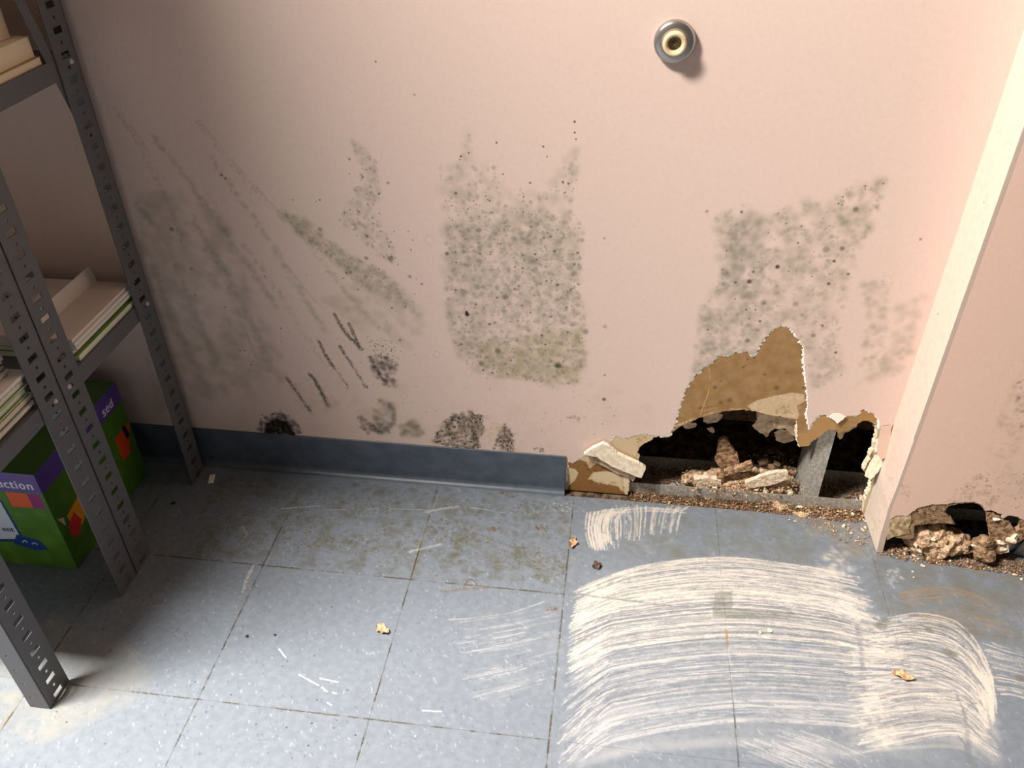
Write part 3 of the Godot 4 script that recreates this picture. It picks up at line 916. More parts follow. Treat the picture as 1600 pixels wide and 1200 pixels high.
func paint_wall(c: Canvas) -> void:
	c.grain(0.02, 0.08, 41)
	var haze := rgb(146, 140, 120)
	var blotch := rgb(112, 112, 98)
	var deep := rgb(72, 70, 60)
	var black := rgb(30, 27, 23)
	# faint stains over the lower wall
	c.scatter(V([200, 560, 1000, 600, 1040, 690, 880, 705, 230, 650]), 160, 14, 44, rgb(176, 142, 116), 0.04, 0.09, 0.0, 0.5, 0.01)
	# ---- upright patch in the middle
	var p2 := V([733, 195, 745, 255, 775, 262, 800, 290, 850, 300, 880, 260, 900, 215, 905, 270, 893, 320, 912, 365, 903, 430, 914, 500, 917, 560, 905, 600, 860, 606, 800, 590, 758, 592, 715, 560, 700, 510, 694, 430, 695, 350, 684, 262, 715, 258])
	var p2c := V([698, 350, 760, 330, 890, 335, 908, 380, 905, 500, 915, 570, 880, 598, 760, 588, 715, 560, 697, 500])
	c.scatter(p2, 700, 12, 26, haze, 0.06, 0.16, 0.0)
	c.scatter(p2c, 900, 10, 20, haze, 0.08, 0.18, 0.0)
	c.scatter(V([715, 540, 780, 590, 900, 600, 917, 560, 900, 510, 800, 530]), 300, 10, 24, rgb(150, 140, 98), 0.08, 0.16, 0.0)
	c.scatter(p2, 700, 3, 8, blotch, 0.08, 0.26, 0.25, 0.4, 0.03)
	c.scatter(p2c, 1100, 3, 10, blotch, 0.08, 0.28, 0.3, 0.3, 0.03)
	c.scatter(p2c, 150, 1.5, 5, rgb(206, 184, 160), 0.2, 0.4, 0.2)
	c.scatter(p2, 90, 1.2, 3.0, deep, 0.5, 0.9, 0.4)
	c.scatter(p2c, 60, 1.5, 4.5, deep, 0.4, 0.7, 0.3)
	for s in [[730, 491, 6, 0.95], [729, 488, 4, 0.9], [872, 571, 10, 0.6], [871, 572, 6, 0.7], [778, 549, 8, 0.45], [790, 464, 8, 0.4], [847, 524, 3.5, 0.8], [871, 445, 3.5, 0.8], [752, 568, 8, 0.45], [755, 578, 3, 0.7], [915, 518, 9, 0.4], [897, 413, 4, 0.6], [944, 624, 6, 0.6], [944, 624, 3, 0.7], [945, 586, 4, 0.4], [712, 302, 4, 0.6], [748, 360, 7, 0.35], [698, 396, 5, 0.6], [910, 375, 5, 0.35], [944, 372, 4, 0.25], [945, 510, 6, 0.25]]:
		c.dot(s[0], s[1], s[2] * 1.15, deep if s[3] < 0.9 else black, s[3], 0.3)
	for s in [[888, 287], [883, 301], [880, 284], [855, 245], [898, 190], [898, 207], [849, 229], [720, 244], [732, 239], [786, 272], [828, 286], [818, 308], [776, 223]]:
		c.dot(s[0], s[1], rng.randf_range(1.6, 3.0), black, 0.7, 0.4)
	# ---- patch above the hole
	var p3 := V([1118, 340, 1158, 318, 1200, 345, 1238, 312, 1290, 318, 1330, 290, 1388, 280, 1365, 352, 1342, 400, 1322, 450, 1312, 520, 1318, 590, 1270, 610, 1258, 540, 1225, 500, 1180, 560, 1110, 580, 1078, 600, 1088, 540, 1098, 482, 1128, 430, 1118, 390])
	c.scatter(p3, 1100, 10, 24, haze, 0.06, 0.14, 0.0, 0.40, 0.015)
	c.scatter(p3, 900, 4, 11, blotch, 0.06, 0.20, 0.1, 0.45, 0.02)
	c.scatter(p3, 60, 1.2, 3.0, deep, 0.4, 0.8, 0.3)
	c.scatter(V([1120, 345, 1200, 340, 1200, 400, 1180, 470, 1120, 460, 1130, 400]), 260, 8, 18, blotch, 0.07, 0.16, 0.0)
	c.scatter(V([1092, 490, 1180, 470, 1190, 530, 1150, 560, 1080, 590]), 220, 8, 16, blotch, 0.07, 0.16, 0.0)
	c.scatter(V([1345, 440, 1390, 440, 1385, 520, 1395, 580, 1340, 580, 1355, 510]), 140, 8, 16, blotch, 0.05, 0.14, 0.0, 0.4, 0.03)
	c.scatter(V([1400, 480, 1450, 450, 1415, 580, 1340, 600, 1390, 560]), 160, 10, 22, haze, 0.06, 0.12, 0.0)
	for s in [[1215, 417, 5.5, 0.9], [1215, 417, 3, 0.9], [1171, 440, 6, 0.8], [1177, 425, 3.5, 0.7], [1149, 441, 4, 0.6], [1303, 408, 4, 0.75], [1295, 443, 4, 0.8], [1325, 428, 4, 0.6], [1316, 388, 6, 0.5], [1337, 327, 7, 0.5], [1166, 484, 3, 0.7], [1306, 551, 4, 0.7], [1187, 502, 3, 0.8], [1285, 509, 3, 0.7], [1168, 532, 7, 0.5], [1133, 426, 11, 0.3], [1271, 524, 6, 0.4], [1105, 330, 4, 0.4], [1159, 331, 4, 0.6], [1438, 374, 4, 0.4], [1193, 473, 8, 0.35], [1243, 475, 8, 0.3], [1291, 390, 9, 0.3]]:
		c.dot(s[0], s[1], s[2] * 1.15, deep, s[3], 0.3)
	# ---- left fan: growth in streaks with wiped lanes between
	var fan := [[185, 175, 225, 240, 260, 310, 290, 390, 10, 9, 0.10], [240, 215, 300, 290, 370, 390, 430, 480, 13, 18, 0.10], [215, 320, 260, 380, 300, 480, 340, 570, 22, 26, 0.12], [300, 340, 360, 440, 400, 520, 440, 600, 15, 20, 0.10], [310, 190, 370, 265, 430, 330, 500, 385, 6, 9, 0.16], [330, 250, 390, 330, 460, 440, 510, 520, 12, 14, 0.10], [240, 420, 270, 500, 300, 560, 330, 620, 24, 28, 0.10], [380, 380, 430, 450, 480, 530, 520, 590, 12, 10, 0.10], [450, 340, 520, 430, 580, 500, 640, 540, 8, 16, 0.08]]
	for s in fan:
		var pts := V(s.slice(0, 8))
		c.stroke(pts, s[8] * 0.7, s[9], haze, s[10] * 1.9, 0.0, 0.1, 7.0)
		c.stroke(pts, s[8] * 0.4, s[9] * 0.6, rgb(128, 122, 104), s[10] * 1.3, 0.0, 0.2, 8.0)
	for s in [[205, 195, 230, 235, 262, 290, 4, 5, 0.10], [310, 188, 345, 230, 400, 292, 3, 4, 0.14], [400, 292, 440, 335, 470, 365, 4, 4, 0.12], [330, 395, 365, 470, 400, 560, 4, 8, 0.10], [440, 405, 480, 455, 530, 510, 3, 4, 0.12]]:
		c.stroke(V(s.slice(0, 6)), s[6], s[7], rgb(104, 98, 82), s[8], 0.0, 0.3, 1.5)
	c.scatter(V([210, 300, 330, 300, 440, 560, 400, 620, 240, 640, 220, 440]), 900, 14, 30, haze, 0.05, 0.12, 0.0, 0.4, 0.012)
	c.scatter(V([210, 300, 330, 300, 440, 560, 400, 640, 240, 640, 220, 440]), 90, 2, 6, blotch, 0.08, 0.2, 0.1, 0.45, 0.03)
	# spotted bands to the right of the fan
	var b1 := V([438, 328, 480, 345, 540, 395, 600, 425, 640, 465, 662, 500, 610, 470, 560, 445, 510, 400, 470, 370])
	c.scatter(b1, 340, 9, 20, haze, 0.08, 0.16, 0.0)
	c.scatter(b1, 170, 3, 8, blotch, 0.12, 0.3, 0.2)
	c.scatter(V([560, 440, 660, 480, 665, 520, 560, 520, 500, 470]), 160, 12, 26, haze, 0.05, 0.1, 0.0)
	var b2 := V([545, 215, 585, 240, 595, 300, 580, 330, 610, 370, 622, 412, 600, 408, 560, 370, 530, 345, 552, 300, 562, 260])
	c.scatter(b2, 200, 8, 16, haze, 0.07, 0.14, 0.0)
	c.scatter(b2, 130, 2.5, 7, blotch, 0.12, 0.32, 0.2)
	c.scatter(V([430, 300, 640, 330, 660, 500, 520, 440]), 30, 1.2, 2.4, deep, 0.5, 0.8, 0.4)
	c.scatter(V([545, 225, 600, 300, 640, 500, 600, 440, 540, 340]), 30, 1.2, 3.4, deep, 0.4, 0.7, 0.4)
	for s in [[268, 358, 6, 0.5], [299, 420, 5, 0.35], [305, 461, 4, 0.35], [346, 273, 4, 0.6], [352, 279, 3, 0.7], [606, 286, 4, 0.4], [500, 358, 6, 0.4], [610, 404, 8, 0.45], [572, 403, 6, 0.4], [587, 96, 2, 0.7], [640, 432, 5, 0.4], [659, 444, 4, 0.4], [541, 426, 3, 0.7], [548, 425, 2.4, 0.7], [612, 481, 3, 0.6], [439, 513, 2.6, 0.8], [351, 480, 2, 0.8], [648, 148, 3, 0.3], [625, 531, 4, 0.5]]:
		c.dot(s[0], s[1], s[2] * 1.15, deep, s[3], 0.3)
	# ---- black streaks near the base
	for s in [[448, 590, 465, 615, 485, 642, 4, 4], [484, 584, 498, 605, 512, 634, 5, 6], [498, 533, 512, 560, 545, 606, 3, 3], [522, 490, 540, 520, 568, 548, 3, 5], [530, 540, 550, 570, 573, 606, 3, 4], [545, 505, 556, 530, 562, 545, 3, 4]]:
		c.stroke(V(s.slice(0, 6)), s[6] * 1.7, s[7] * 2.0, rgb(84, 78, 64), 0.28, 0.0, 0.15, 3.0)
		c.stroke(V(s.slice(0, 6)), s[6] * 1.1, s[7] * 1.3, rgb(50, 46, 38), 0.26, 0.0, 0.3, 3.5)
		c.stroke(V(s.slice(0, 6)), 1.2, 1.4, black, 0.4, 0.3, 0.8, 5.0)
		c.stroke(V(s.slice(0, 6)), 1.8, 2.0, black, 0.3, 0.2, 0.8, 3.0)
	c.scatter(V([575, 555, 600, 552, 622, 570, 615, 590, 620, 605, 600, 602, 582, 585]), 160, 6, 12, rgb(50, 48, 42), 0.10, 0.24, 0.0)
	c.scatter(V([570, 525, 615, 530, 625, 570, 590, 565]), 90, 0.9, 2.0, black, 0.5, 0.8, 0.4)
	c.stroke(V([578, 558, 590, 580, 605, 598]), 6, 7, black, 0.3, 0.2, 0.3, 3.0)
	c.scatter(V([448, 585, 540, 590, 560, 640, 470, 650]), 60, 6, 16, rgb(120, 108, 88), 0.04, 0.09, 0.0)
	# round bloom above the base and its neighbours
	for i in 130:
		var a := rng.randf_range(-1.6, 2.4)
		c.dot(594 + cos(a) * 22 + rng.randf_range(-3, 3), 650 + sin(a) * 22 + rng.randf_range(-3, 3), rng.randf_range(6, 13), rgb(84, 80, 72), rng.randf_range(0.05, 0.14), 0.0)
	c.scatter(V([585, 640, 615, 630, 620, 660, 600, 678, 580, 672]), 120, 10, 18, rgb(104, 99, 88), 0.06, 0.12, 0.0)
	c.scatter(V([558, 652, 566, 645, 576, 660, 586, 672, 575, 678, 562, 668]), 70, 5, 10, rgb(52, 48, 42), 0.1, 0.22, 0.0)
	c.scatter(V([576, 665, 600, 660, 610, 676, 590, 680]), 60, 5, 10, rgb(54, 50, 44), 0.1, 0.2, 0.0)
	c.scatter(V([625, 665, 650, 655, 665, 682, 625, 683]), 120, 9, 17, rgb(110, 104, 88), 0.07, 0.14, 0.0)
	# black half-disc
	c.scatter(V([402, 672, 408, 655, 425, 646, 445, 647, 462, 660, 472, 678, 440, 680]), 260, 5, 12, rgb(40, 34, 28), 0.14, 0.3, 0.0)
	c.scatter(V([412, 676, 418, 662, 432, 655, 448, 660, 460, 680]), 140, 6, 12, rgb(14, 12, 10), 0.3, 0.6, 0.1)
	c.scatter(V([398, 674, 405, 650, 430, 640, 460, 650, 482, 680]), 70, 1, 2.5, black, 0.4, 0.8, 0.4)
	# big speckled patch
	var sp := V([676, 690, 690, 660, 708, 648, 735, 643, 756, 650, 756, 672, 748, 690, 752, 704, 700, 698])
	c.scatter(sp, 380, 6, 13, rgb(60, 53, 43), 0.14, 0.28, 0.0)
	c.scatter(sp, 260, 1.2, 4, rgb(28, 25, 20), 0.4, 0.8, 0.3)
	c.scatter(sp, 70, 1.2, 2.8, rgb(168, 150, 126), 0.4, 0.7, 0.3)
	var sp2 := V([770, 702, 778, 680, 788, 662, 800, 676, 804, 706])
	c.scatter(sp2, 130, 5, 10, rgb(58, 51, 42), 0.16, 0.3, 0.0)
	c.scatter(sp2, 90, 1.2, 3.5, rgb(30, 27, 22), 0.4, 0.8, 0.3)
	c.scatter(V([752, 664, 770, 660, 790, 665, 778, 690, 756, 690]), 50, 4, 10, rgb(196, 170, 126), 0.15, 0.3, 0.1)
	c.scatter(V([670, 680, 690, 660, 740, 640, 800, 655, 815, 705, 690, 700]), 90, 5, 14, rgb(136, 120, 98), 0.05, 0.12, 0.0)
	c.scatter(V([830, 700, 850, 698, 850, 706, 835, 708]), 22, 1.5, 4, rgb(60, 52, 42), 0.3, 0.5, 0.3)
	c.scatter(V([884, 652, 900, 648, 915, 652, 905, 660, 890, 660]), 24, 3, 6, rgb(120, 108, 94), 0.15, 0.35, 0.2)
	c.scatter(V([400, 400, 1000, 620, 1000, 690, 420, 660]), 120, 0.9, 2.0, rgb(70, 58, 46), 0.3, 0.7, 0.4)
	# popped nail heads
	for s in [[331, 323, 8], [382, 553, 9], [671, 375, 7], [682, 554, 5], [732, 582, 6], [1386, 440, 9], [693, 676, 7], [728, 683, 5]]:
		for i in 18:
			var a := TAU * i / 18.0
			c.dot(s[0] + cos(a) * s[2] * 0.9, s[1] + sin(a) * s[2] * 1.1, 1.6, rgb(166, 142, 122), 0.4, 0.2)
		c.dot(s[0], s[1], s[2] * 0.9, rgb(230, 206, 186), 0.45, 0.5)
	for s in [[382, 548, 3], [392, 570, 3], [375, 548, 2.5]]:
		c.dot(s[0], s[1], s[2], black, 0.5, 0.3)
	c.dot(727, 684, 2.6, black, 0.9, 0.4)

# ------------------------------------------------------------------ boxed-in chase at the right
func cropf(a: Array) -> Array:
	var out := []
	var i := 0
	while i < a.size():
		var p := on_z(1390.0 + a[i] / 7.62, 760.0 + a[i + 1] / 7.62, CHZ)
		out.append(Vector2(p.x, maxf(p.y, 0.004)))
		i += 2
	return out

func make_chase() -> void:
	var w := structure("wall_chase")
	var R := Rect2(0.6, 0.0, 0.45, 1.05)
	var map := func(u: float, v: float) -> Vector2:
		var p := on_z(u, v, CHZ)
		return Vector2((p.x - R.position.x) / R.size.x * 640.0, (1.0 - (p.y - R.position.y) / R.size.y) * 1494.0)
	var c := canvas(640, 1494, rgb(228, 195, 177), map)
	c.grain(0.02, 0.08, 61)
	c.scatter(V([1600, 560, 1600, 780, 1560, 770, 1545, 700, 1575, 620]), 160, 6, 18, rgb(140, 124, 106), 0.05, 0.13, 0.0, 0.42, 0.02)
	c.scatter(V([1590, 590, 1620, 590, 1620, 680, 1585, 660]), 60, 4, 11, rgb(92, 84, 74), 0.08, 0.2, 0.1)
	c.scatter(V([1480, 790, 1500, 755, 1535, 738, 1560, 780, 1550, 792]), 110, 4, 12, rgb(104, 86, 72), 0.06, 0.18, 0.0)
	c.scatter(V([1480, 790, 1535, 738, 1600, 740, 1600, 800]), 80, 1.2, 3, rgb(80, 64, 52), 0.3, 0.6, 0.3)
	c.scatter(V([1400, 752, 1425, 760, 1418, 785, 1402, 775]), 24, 3, 8, rgb(150, 120, 102), 0.08, 0.2, 0.0)
	c.stroke(V([1408, 750, 1412, 765, 1424, 782]), 3, 2, rgb(150, 118, 100), 0.2, 0.1, 0.2, 1.0)
	for s in [[1458, 611, 3], [1500, 490, 4], [1593, 597, 4], [1592, 622, 6]]:
		c.dot(s[0], s[1], s[2], rgb(110, 88, 76), 0.5, 0.2)
	var fm := tex_mat(c.texture(), 0.62, 0.35)
	var edge := cropf([0, 395, 60, 360, 130, 345, 210, 352, 250, 310, 330, 265, 420, 240, 520, 215, 640, 210, 690, 215, 720, 200, 830, 190, 920, 185, 1030, 190, 1080, 215, 1120, 250, 1150, 290, 1200, 280, 1240, 300, 1330, 330, 1350, 380, 1400, 350, 1480, 350, 1540, 365, 1590, 400, 1660, 430, 1760, 470, 1900, 560, 2100, 700, 2200, 900])
	edge.push_front(Vector2(CHX, edge[0].y + 0.004))
	edge.append(Vector2(edge[-1].x + 0.01, 0.004))
	var ej := jag(edge, 0.002, 0.0012, 15)
	var face := PackedVector2Array(ej)
	face.append_array(PackedVector2Array([Vector2(1.05, 0.004), Vector2(1.05, 1.05), Vector2(CHX, 1.05)]))
	mesh_node("painted_face", plate(face, CHZ - 0.0014, CHZ, R), fm, w)
	mesh_node("torn_lip", rim(ej.slice(4, ej.size() - 30), 1.0, 0.0004, 0.003, CHZ + 0.0001, CHZ - 0.0012, 16), M.kraft_back, w)
	var st := st_new()
	add_box(st, Vector3(1.05, 0.004, CHZ - 0.0014), Vector3(1.2, 2.75, CHZ))
	add_box(st, Vector3(CHX, 1.05, CHZ - 0.0014), Vector3(1.05, 2.75, CHZ))
	add_box(st, Vector3(1.19, 0.004, 0.0), Vector3(1.2, 2.75, CHZ - 0.0014))
	mesh_node("upper_face", done(st), mat(rgb(228, 195, 177), 0.62, 0.0, 0.35), w)
	st = st_new()
	add_box(st, Vector3(CHX + 0.012, 0.18, CHZ - 0.0135), Vector3(1.19, 2.75, CHZ - 0.0014))
	mesh_node("board_rest", done(st), M.kraft, w)
	# damp brown core exposed below the tear
	var R3 := Rect2(0.6, 0.0, 0.4, 0.2)
	var left := cropf([-20, 300, -10, 590, 60, 600, 90, 620, 240, 640, 290, 620, 292, 475, 450, 452, 620, 442, 790, 458, 735, 390, 655, 312, 700, 244, 830, 214, 1000, 204, 1080, 232, 1140, 292, 1150, 250, 1000, 160, 600, 180, 300, 220])
	left.append(left[0])
	var lj := jag(left, 0.0022, 0.0006, 18)
	lj.remove_at(lj.size() - 1)
	var mc := canvas(640, 320, rgb(160, 132, 100), func(u: float, v: float) -> Vector2:
		var p := on_z(u, v, CHZ)
		return Vector2((p.x - R3.position.x) / R3.size.x * 640.0, (1.0 - (p.y - R3.position.y) / R3.size.y) * 320.0))
	mc.grain(0.2, 0.05, 77)
	var mouldy := V([1420, 800, 1440, 790, 1520, 782, 1545, 795, 1540, 825, 1430, 825])
	mc.scatter(mouldy, 300, 2, 7, rgb(74, 54, 36), 0.2, 0.5, 0.3, 0.45, 0.06)
	mc.scatter(mouldy, 260, 1, 4, rgb(46, 34, 24), 0.3, 0.7, 0.4, 0.5, 0.08)
	mc.scatter(mouldy, 120, 1, 4, rgb(186, 160, 126), 0.3, 0.6, 0.4)
	mesh_node("board_core", plate(lj, CHZ - 0.013, CHZ - 0.0016, R3), tex_mat(mc.texture(), 0.95, 0.2), w)
	var tan := cropf([-25, 400, 60, 372, 130, 352, 215, 356, 255, 330, 262, 420, 230, 480, 240, 560, 150, 580, 60, 600, -30, 640])
	tan.append(tan[0])
	var tnj := jag(tan, 0.002, 0.0007, 23)
	tnj.remove_at(tnj.size() - 1)
	mesh_node("split_paper", plate(tnj, CHZ - 0.0016, CHZ - 0.0004, R3), M.split, w)
	var right := cropf([1195, 560, 1175, 440, 1165, 320, 1240, 320, 1335, 380, 1400, 420, 1440, 440, 1500, 545, 1550, 520, 1575, 400, 1660, 420, 1800, 480, 1800, 700, 1600, 640, 1400, 740, 1380, 800, 1240, 830, 1220, 700])
	right.append(right[0])
	var rj := jag(right, 0.0022, 0.0007, 19)
	rj.remove_at(rj.size() - 1)
	mesh_node("board_core", plate(rj, CHZ - 0.013, CHZ - 0.0016, R3), M.gyp_brown, w)
	# ---- side, painted paler, with peeling paint low down
	var sc := canvas(160, 1600, rgb(214, 192, 178), func(z: float, y: float) -> Vector2: return Vector2(z / CHZ * 160.0, (1.0 - y / 1.05) * 1600.0))
	sc.grain(0.04, 0.03, 71)
	sc.scatter(V([0.0, 0.0, CHZ, 0.0, CHZ, 0.05, 0.06, 0.14, 0.02, 0.22, 0.0, 0.25]), 320, 8, 24, rgb(206, 208, 192), 0.1, 0.22, 0.1)
	sc.scatter(V([0.0, 0.0, CHZ, 0.0, CHZ, 0.3, 0.0, 0.45]), 60, 2, 8, rgb(196, 180, 160), 0.1, 0.3, 0.1)
	sc.scatter(V([0.04, 0.0, CHZ, 0.0, CHZ, 0.16, 0.06, 0.2]), 26, 1.4, 3.5, rgb(70, 70, 66), 0.4, 0.8, 0.3)
	for s in [[0.06, 0.74, 2.5], [0.03, 0.52, 3.0]]:
		sc.dot(s[0], s[1], s[2], rgb(70, 64, 58), 0.8, 0.4)
	sc.scatter(V([0.0, 0.2, 0.02, 0.2, 0.012, 0.6, 0.0, 0.6]), 60, 3, 10, rgb(214, 190, 166), 0.08, 0.2, 0.1)
	var sm := tex_mat(sc.texture(), 0.6, 0.35)
	st = st_new()
	var q := [Vector3(CHX, 0.002, 0.0), Vector3(CHX, 0.002, CHZ), Vector3(CHX, 1.05, CHZ), Vector3(CHX, 1.05, 0.0)]
	# slightly wavy outer corner at the bottom where the bead is bent
	var ys := [0.002, 0.03, 0.06, 0.10, 0.13, 0.18, 0.3, 0.6, 1.05]
	var dx := [0.004, 0.002, 0.0, -0.001, -0.0025, -0.0005, 0.0, 0.0, 0.0]
	for i in ys.size() - 1:
		var a := Vector3(CHX, ys[i], 0.0)
		var b := Vector3(CHX + dx[i], ys[i], CHZ + 0.0006)
		var e := Vector3(CHX + dx[i + 1], ys[i + 1], CHZ + 0.0006)
		var d := Vector3(CHX, ys[i + 1], 0.0)
		tri(st, a, b, e, Vector3(-1, 0, 0), Vector2(0, 1.0 - ys[i] / 1.05), Vector2(1, 1.0 - ys[i] / 1.05), Vector2(1, 1.0 - ys[i + 1] / 1.05))
		tri(st, a, e, d, Vector3(-1, 0, 0), Vector2(0, 1.0 - ys[i] / 1.05), Vector2(1, 1.0 - ys[i + 1] / 1.05), Vector2(0, 1.0 - ys[i + 1] / 1.05))
		# thickness
		quad(st, a + Vector3(0.012, 0, 0), Vector3(b.x + 0.012, b.y, CHZ - 0.0005), Vector3(e.x + 0.012, e.y, CHZ - 0.0005), d + Vector3(0.012, 0, 0), Vector3(1, 0, 0))
		quad(st, b, e, Vector3(e.x + 0.012, e.y, CHZ - 0.0005), Vector3(b.x + 0.012, b.y, CHZ - 0.0005), Vector3(0, 0, 1))
	mesh_node("painted_side", done(st), sm, w)
	mesh_node("upper_side", box_mesh(Vector3(CHX, 1.05, 0.0), Vector3(CHX + 0.012, 2.75, CHZ - 0.0014)), mat(rgb(214, 192, 178), 0.6, 0.0, 0.35), w)

# ------------------------------------------------------------------ vinyl base
func make_baseboard() -> void:
	var b := structure("baseboard_back")
	var prof := [Vector2(0.0005, 0.1035), Vector2(0.0024, 0.1035), Vector2(0.0032, 0.1027)]
	for i in 9:
		var a := i / 8.0 * PI / 2.0
		prof.append(Vector2(0.0032 + 0.0125 * (1.0 - cos(a)), 0.0138 - 0.0125 * sin(a)))
	prof.append(Vector2(0.0165, 0.0006))
	prof.append(Vector2(0.0005, 0.0006))
	var st := SurfaceTool.new()
	st.begin(Mesh.PRIMITIVE_TRIANGLES)
	st.set_smooth_group(-1)
	var xa := -2.8
	var xb := -0.0215
	for i in prof.size() - 1:
		var p: Vector2 = prof[i]
		var q: Vector2 = prof[i + 1]
		var n := Vector2(q.y - p.y, p.x - q.x)
		quad(st, Vector3(xa, p.y, p.x), Vector3(xb, p.y, p.x), Vector3(xb, q.y, q.x), Vector3(xa, q.y, q.x), Vector3(0, -n.y, -n.x))
	for i in range(1, prof.size() - 1):
		var o: Vector2 = prof[0]
		tri(st, Vector3(xb, o.y, o.x), Vector3(xb, prof[i].y, prof[i].x), Vector3(xb, prof[i + 1].y, prof[i + 1].x), Vector3(1, 0, 0))
	var m := mottled(rgb(76, 86, 99), rgb(82, 92, 105), rgb(88, 97, 110), 4.0, 81, 0.38)
	m.metallic_specular = 0.5
	mesh_node("vinyl_base", done(st), m, b)

# ------------------------------------------------------------------ inside the wall
func make_cavity() -> void:
	var t := thing("steel_track", "grey galvanised bottom track on the floor inside the broken wall", "wall track")
	var st := st_new()
	add_box(st, Vector3(-0.3, -0.0012, -0.1065), Vector3(1.19, -0.0002, -0.0145))
	add_box(st, Vector3(-0.3, -0.0018, -0.1065), Vector3(1.19, 0.0290, -0.1053))
	mesh_node("track_channel", done(st), M.galv, t)
	mesh_node("front_lip", box_mesh(Vector3(-0.3, -0.0002, -0.0157), Vector3(1.19, 0.0290, -0.0145)), M.galv, t)
	var s := thing("steel_stud", "galvanised steel wall stud standing in the hole beside the white corner", "wall stud")
	var xl := 0.4865
	st = st_new()
	add_box(st, Vector3(xl, -0.0015, -0.0175), Vector3(xl + 0.0315, 2.74, -0.0160))
	mesh_node("flange", done(st), M.galv, s)
	st = st_new()
	add_box(st, Vector3(xl, -0.0015, -0.1040), Vector3(xl + 0.0013, 2.74, -0.0175))
	mesh_node("web", done(st), M.galv, s)
	st = st_new()
	add_box(st, Vector3(xl, -0.0015, -0.1052), Vector3(xl + 0.0315, 2.74, -0.1040))
	mesh_node("flange", done(st), M.galv, s)
	# thin steel trim leaning at the far right of the chase hole
	var g := thing("metal_trim", "thin grey metal corner trim leaning in the chase hole", "metal trim")
	var p := on_y(1590, 888)
	st = st_new()
	var a := Vector3(p.x + 0.004, 0.001, CHZ - 0.03)
	var d := Vector3(0.03, 0.12, 0.0)
	quad(st, a, a + Vector3(0.022, 0, 0.006), a + d + Vector3(0.022, 0, 0.006), a + d, Vector3(0, 0, 1))
	quad(st, a - Vector3(0, 0, 0.001), a + Vector3(0.022, 0, 0.005), a + d + Vector3(0.022, 0, 0.005), a + d - Vector3(0, 0, 0.001), Vector3(0, 0, -1))
	mesh_node("trim_leaf", done(st), M.galv, g)

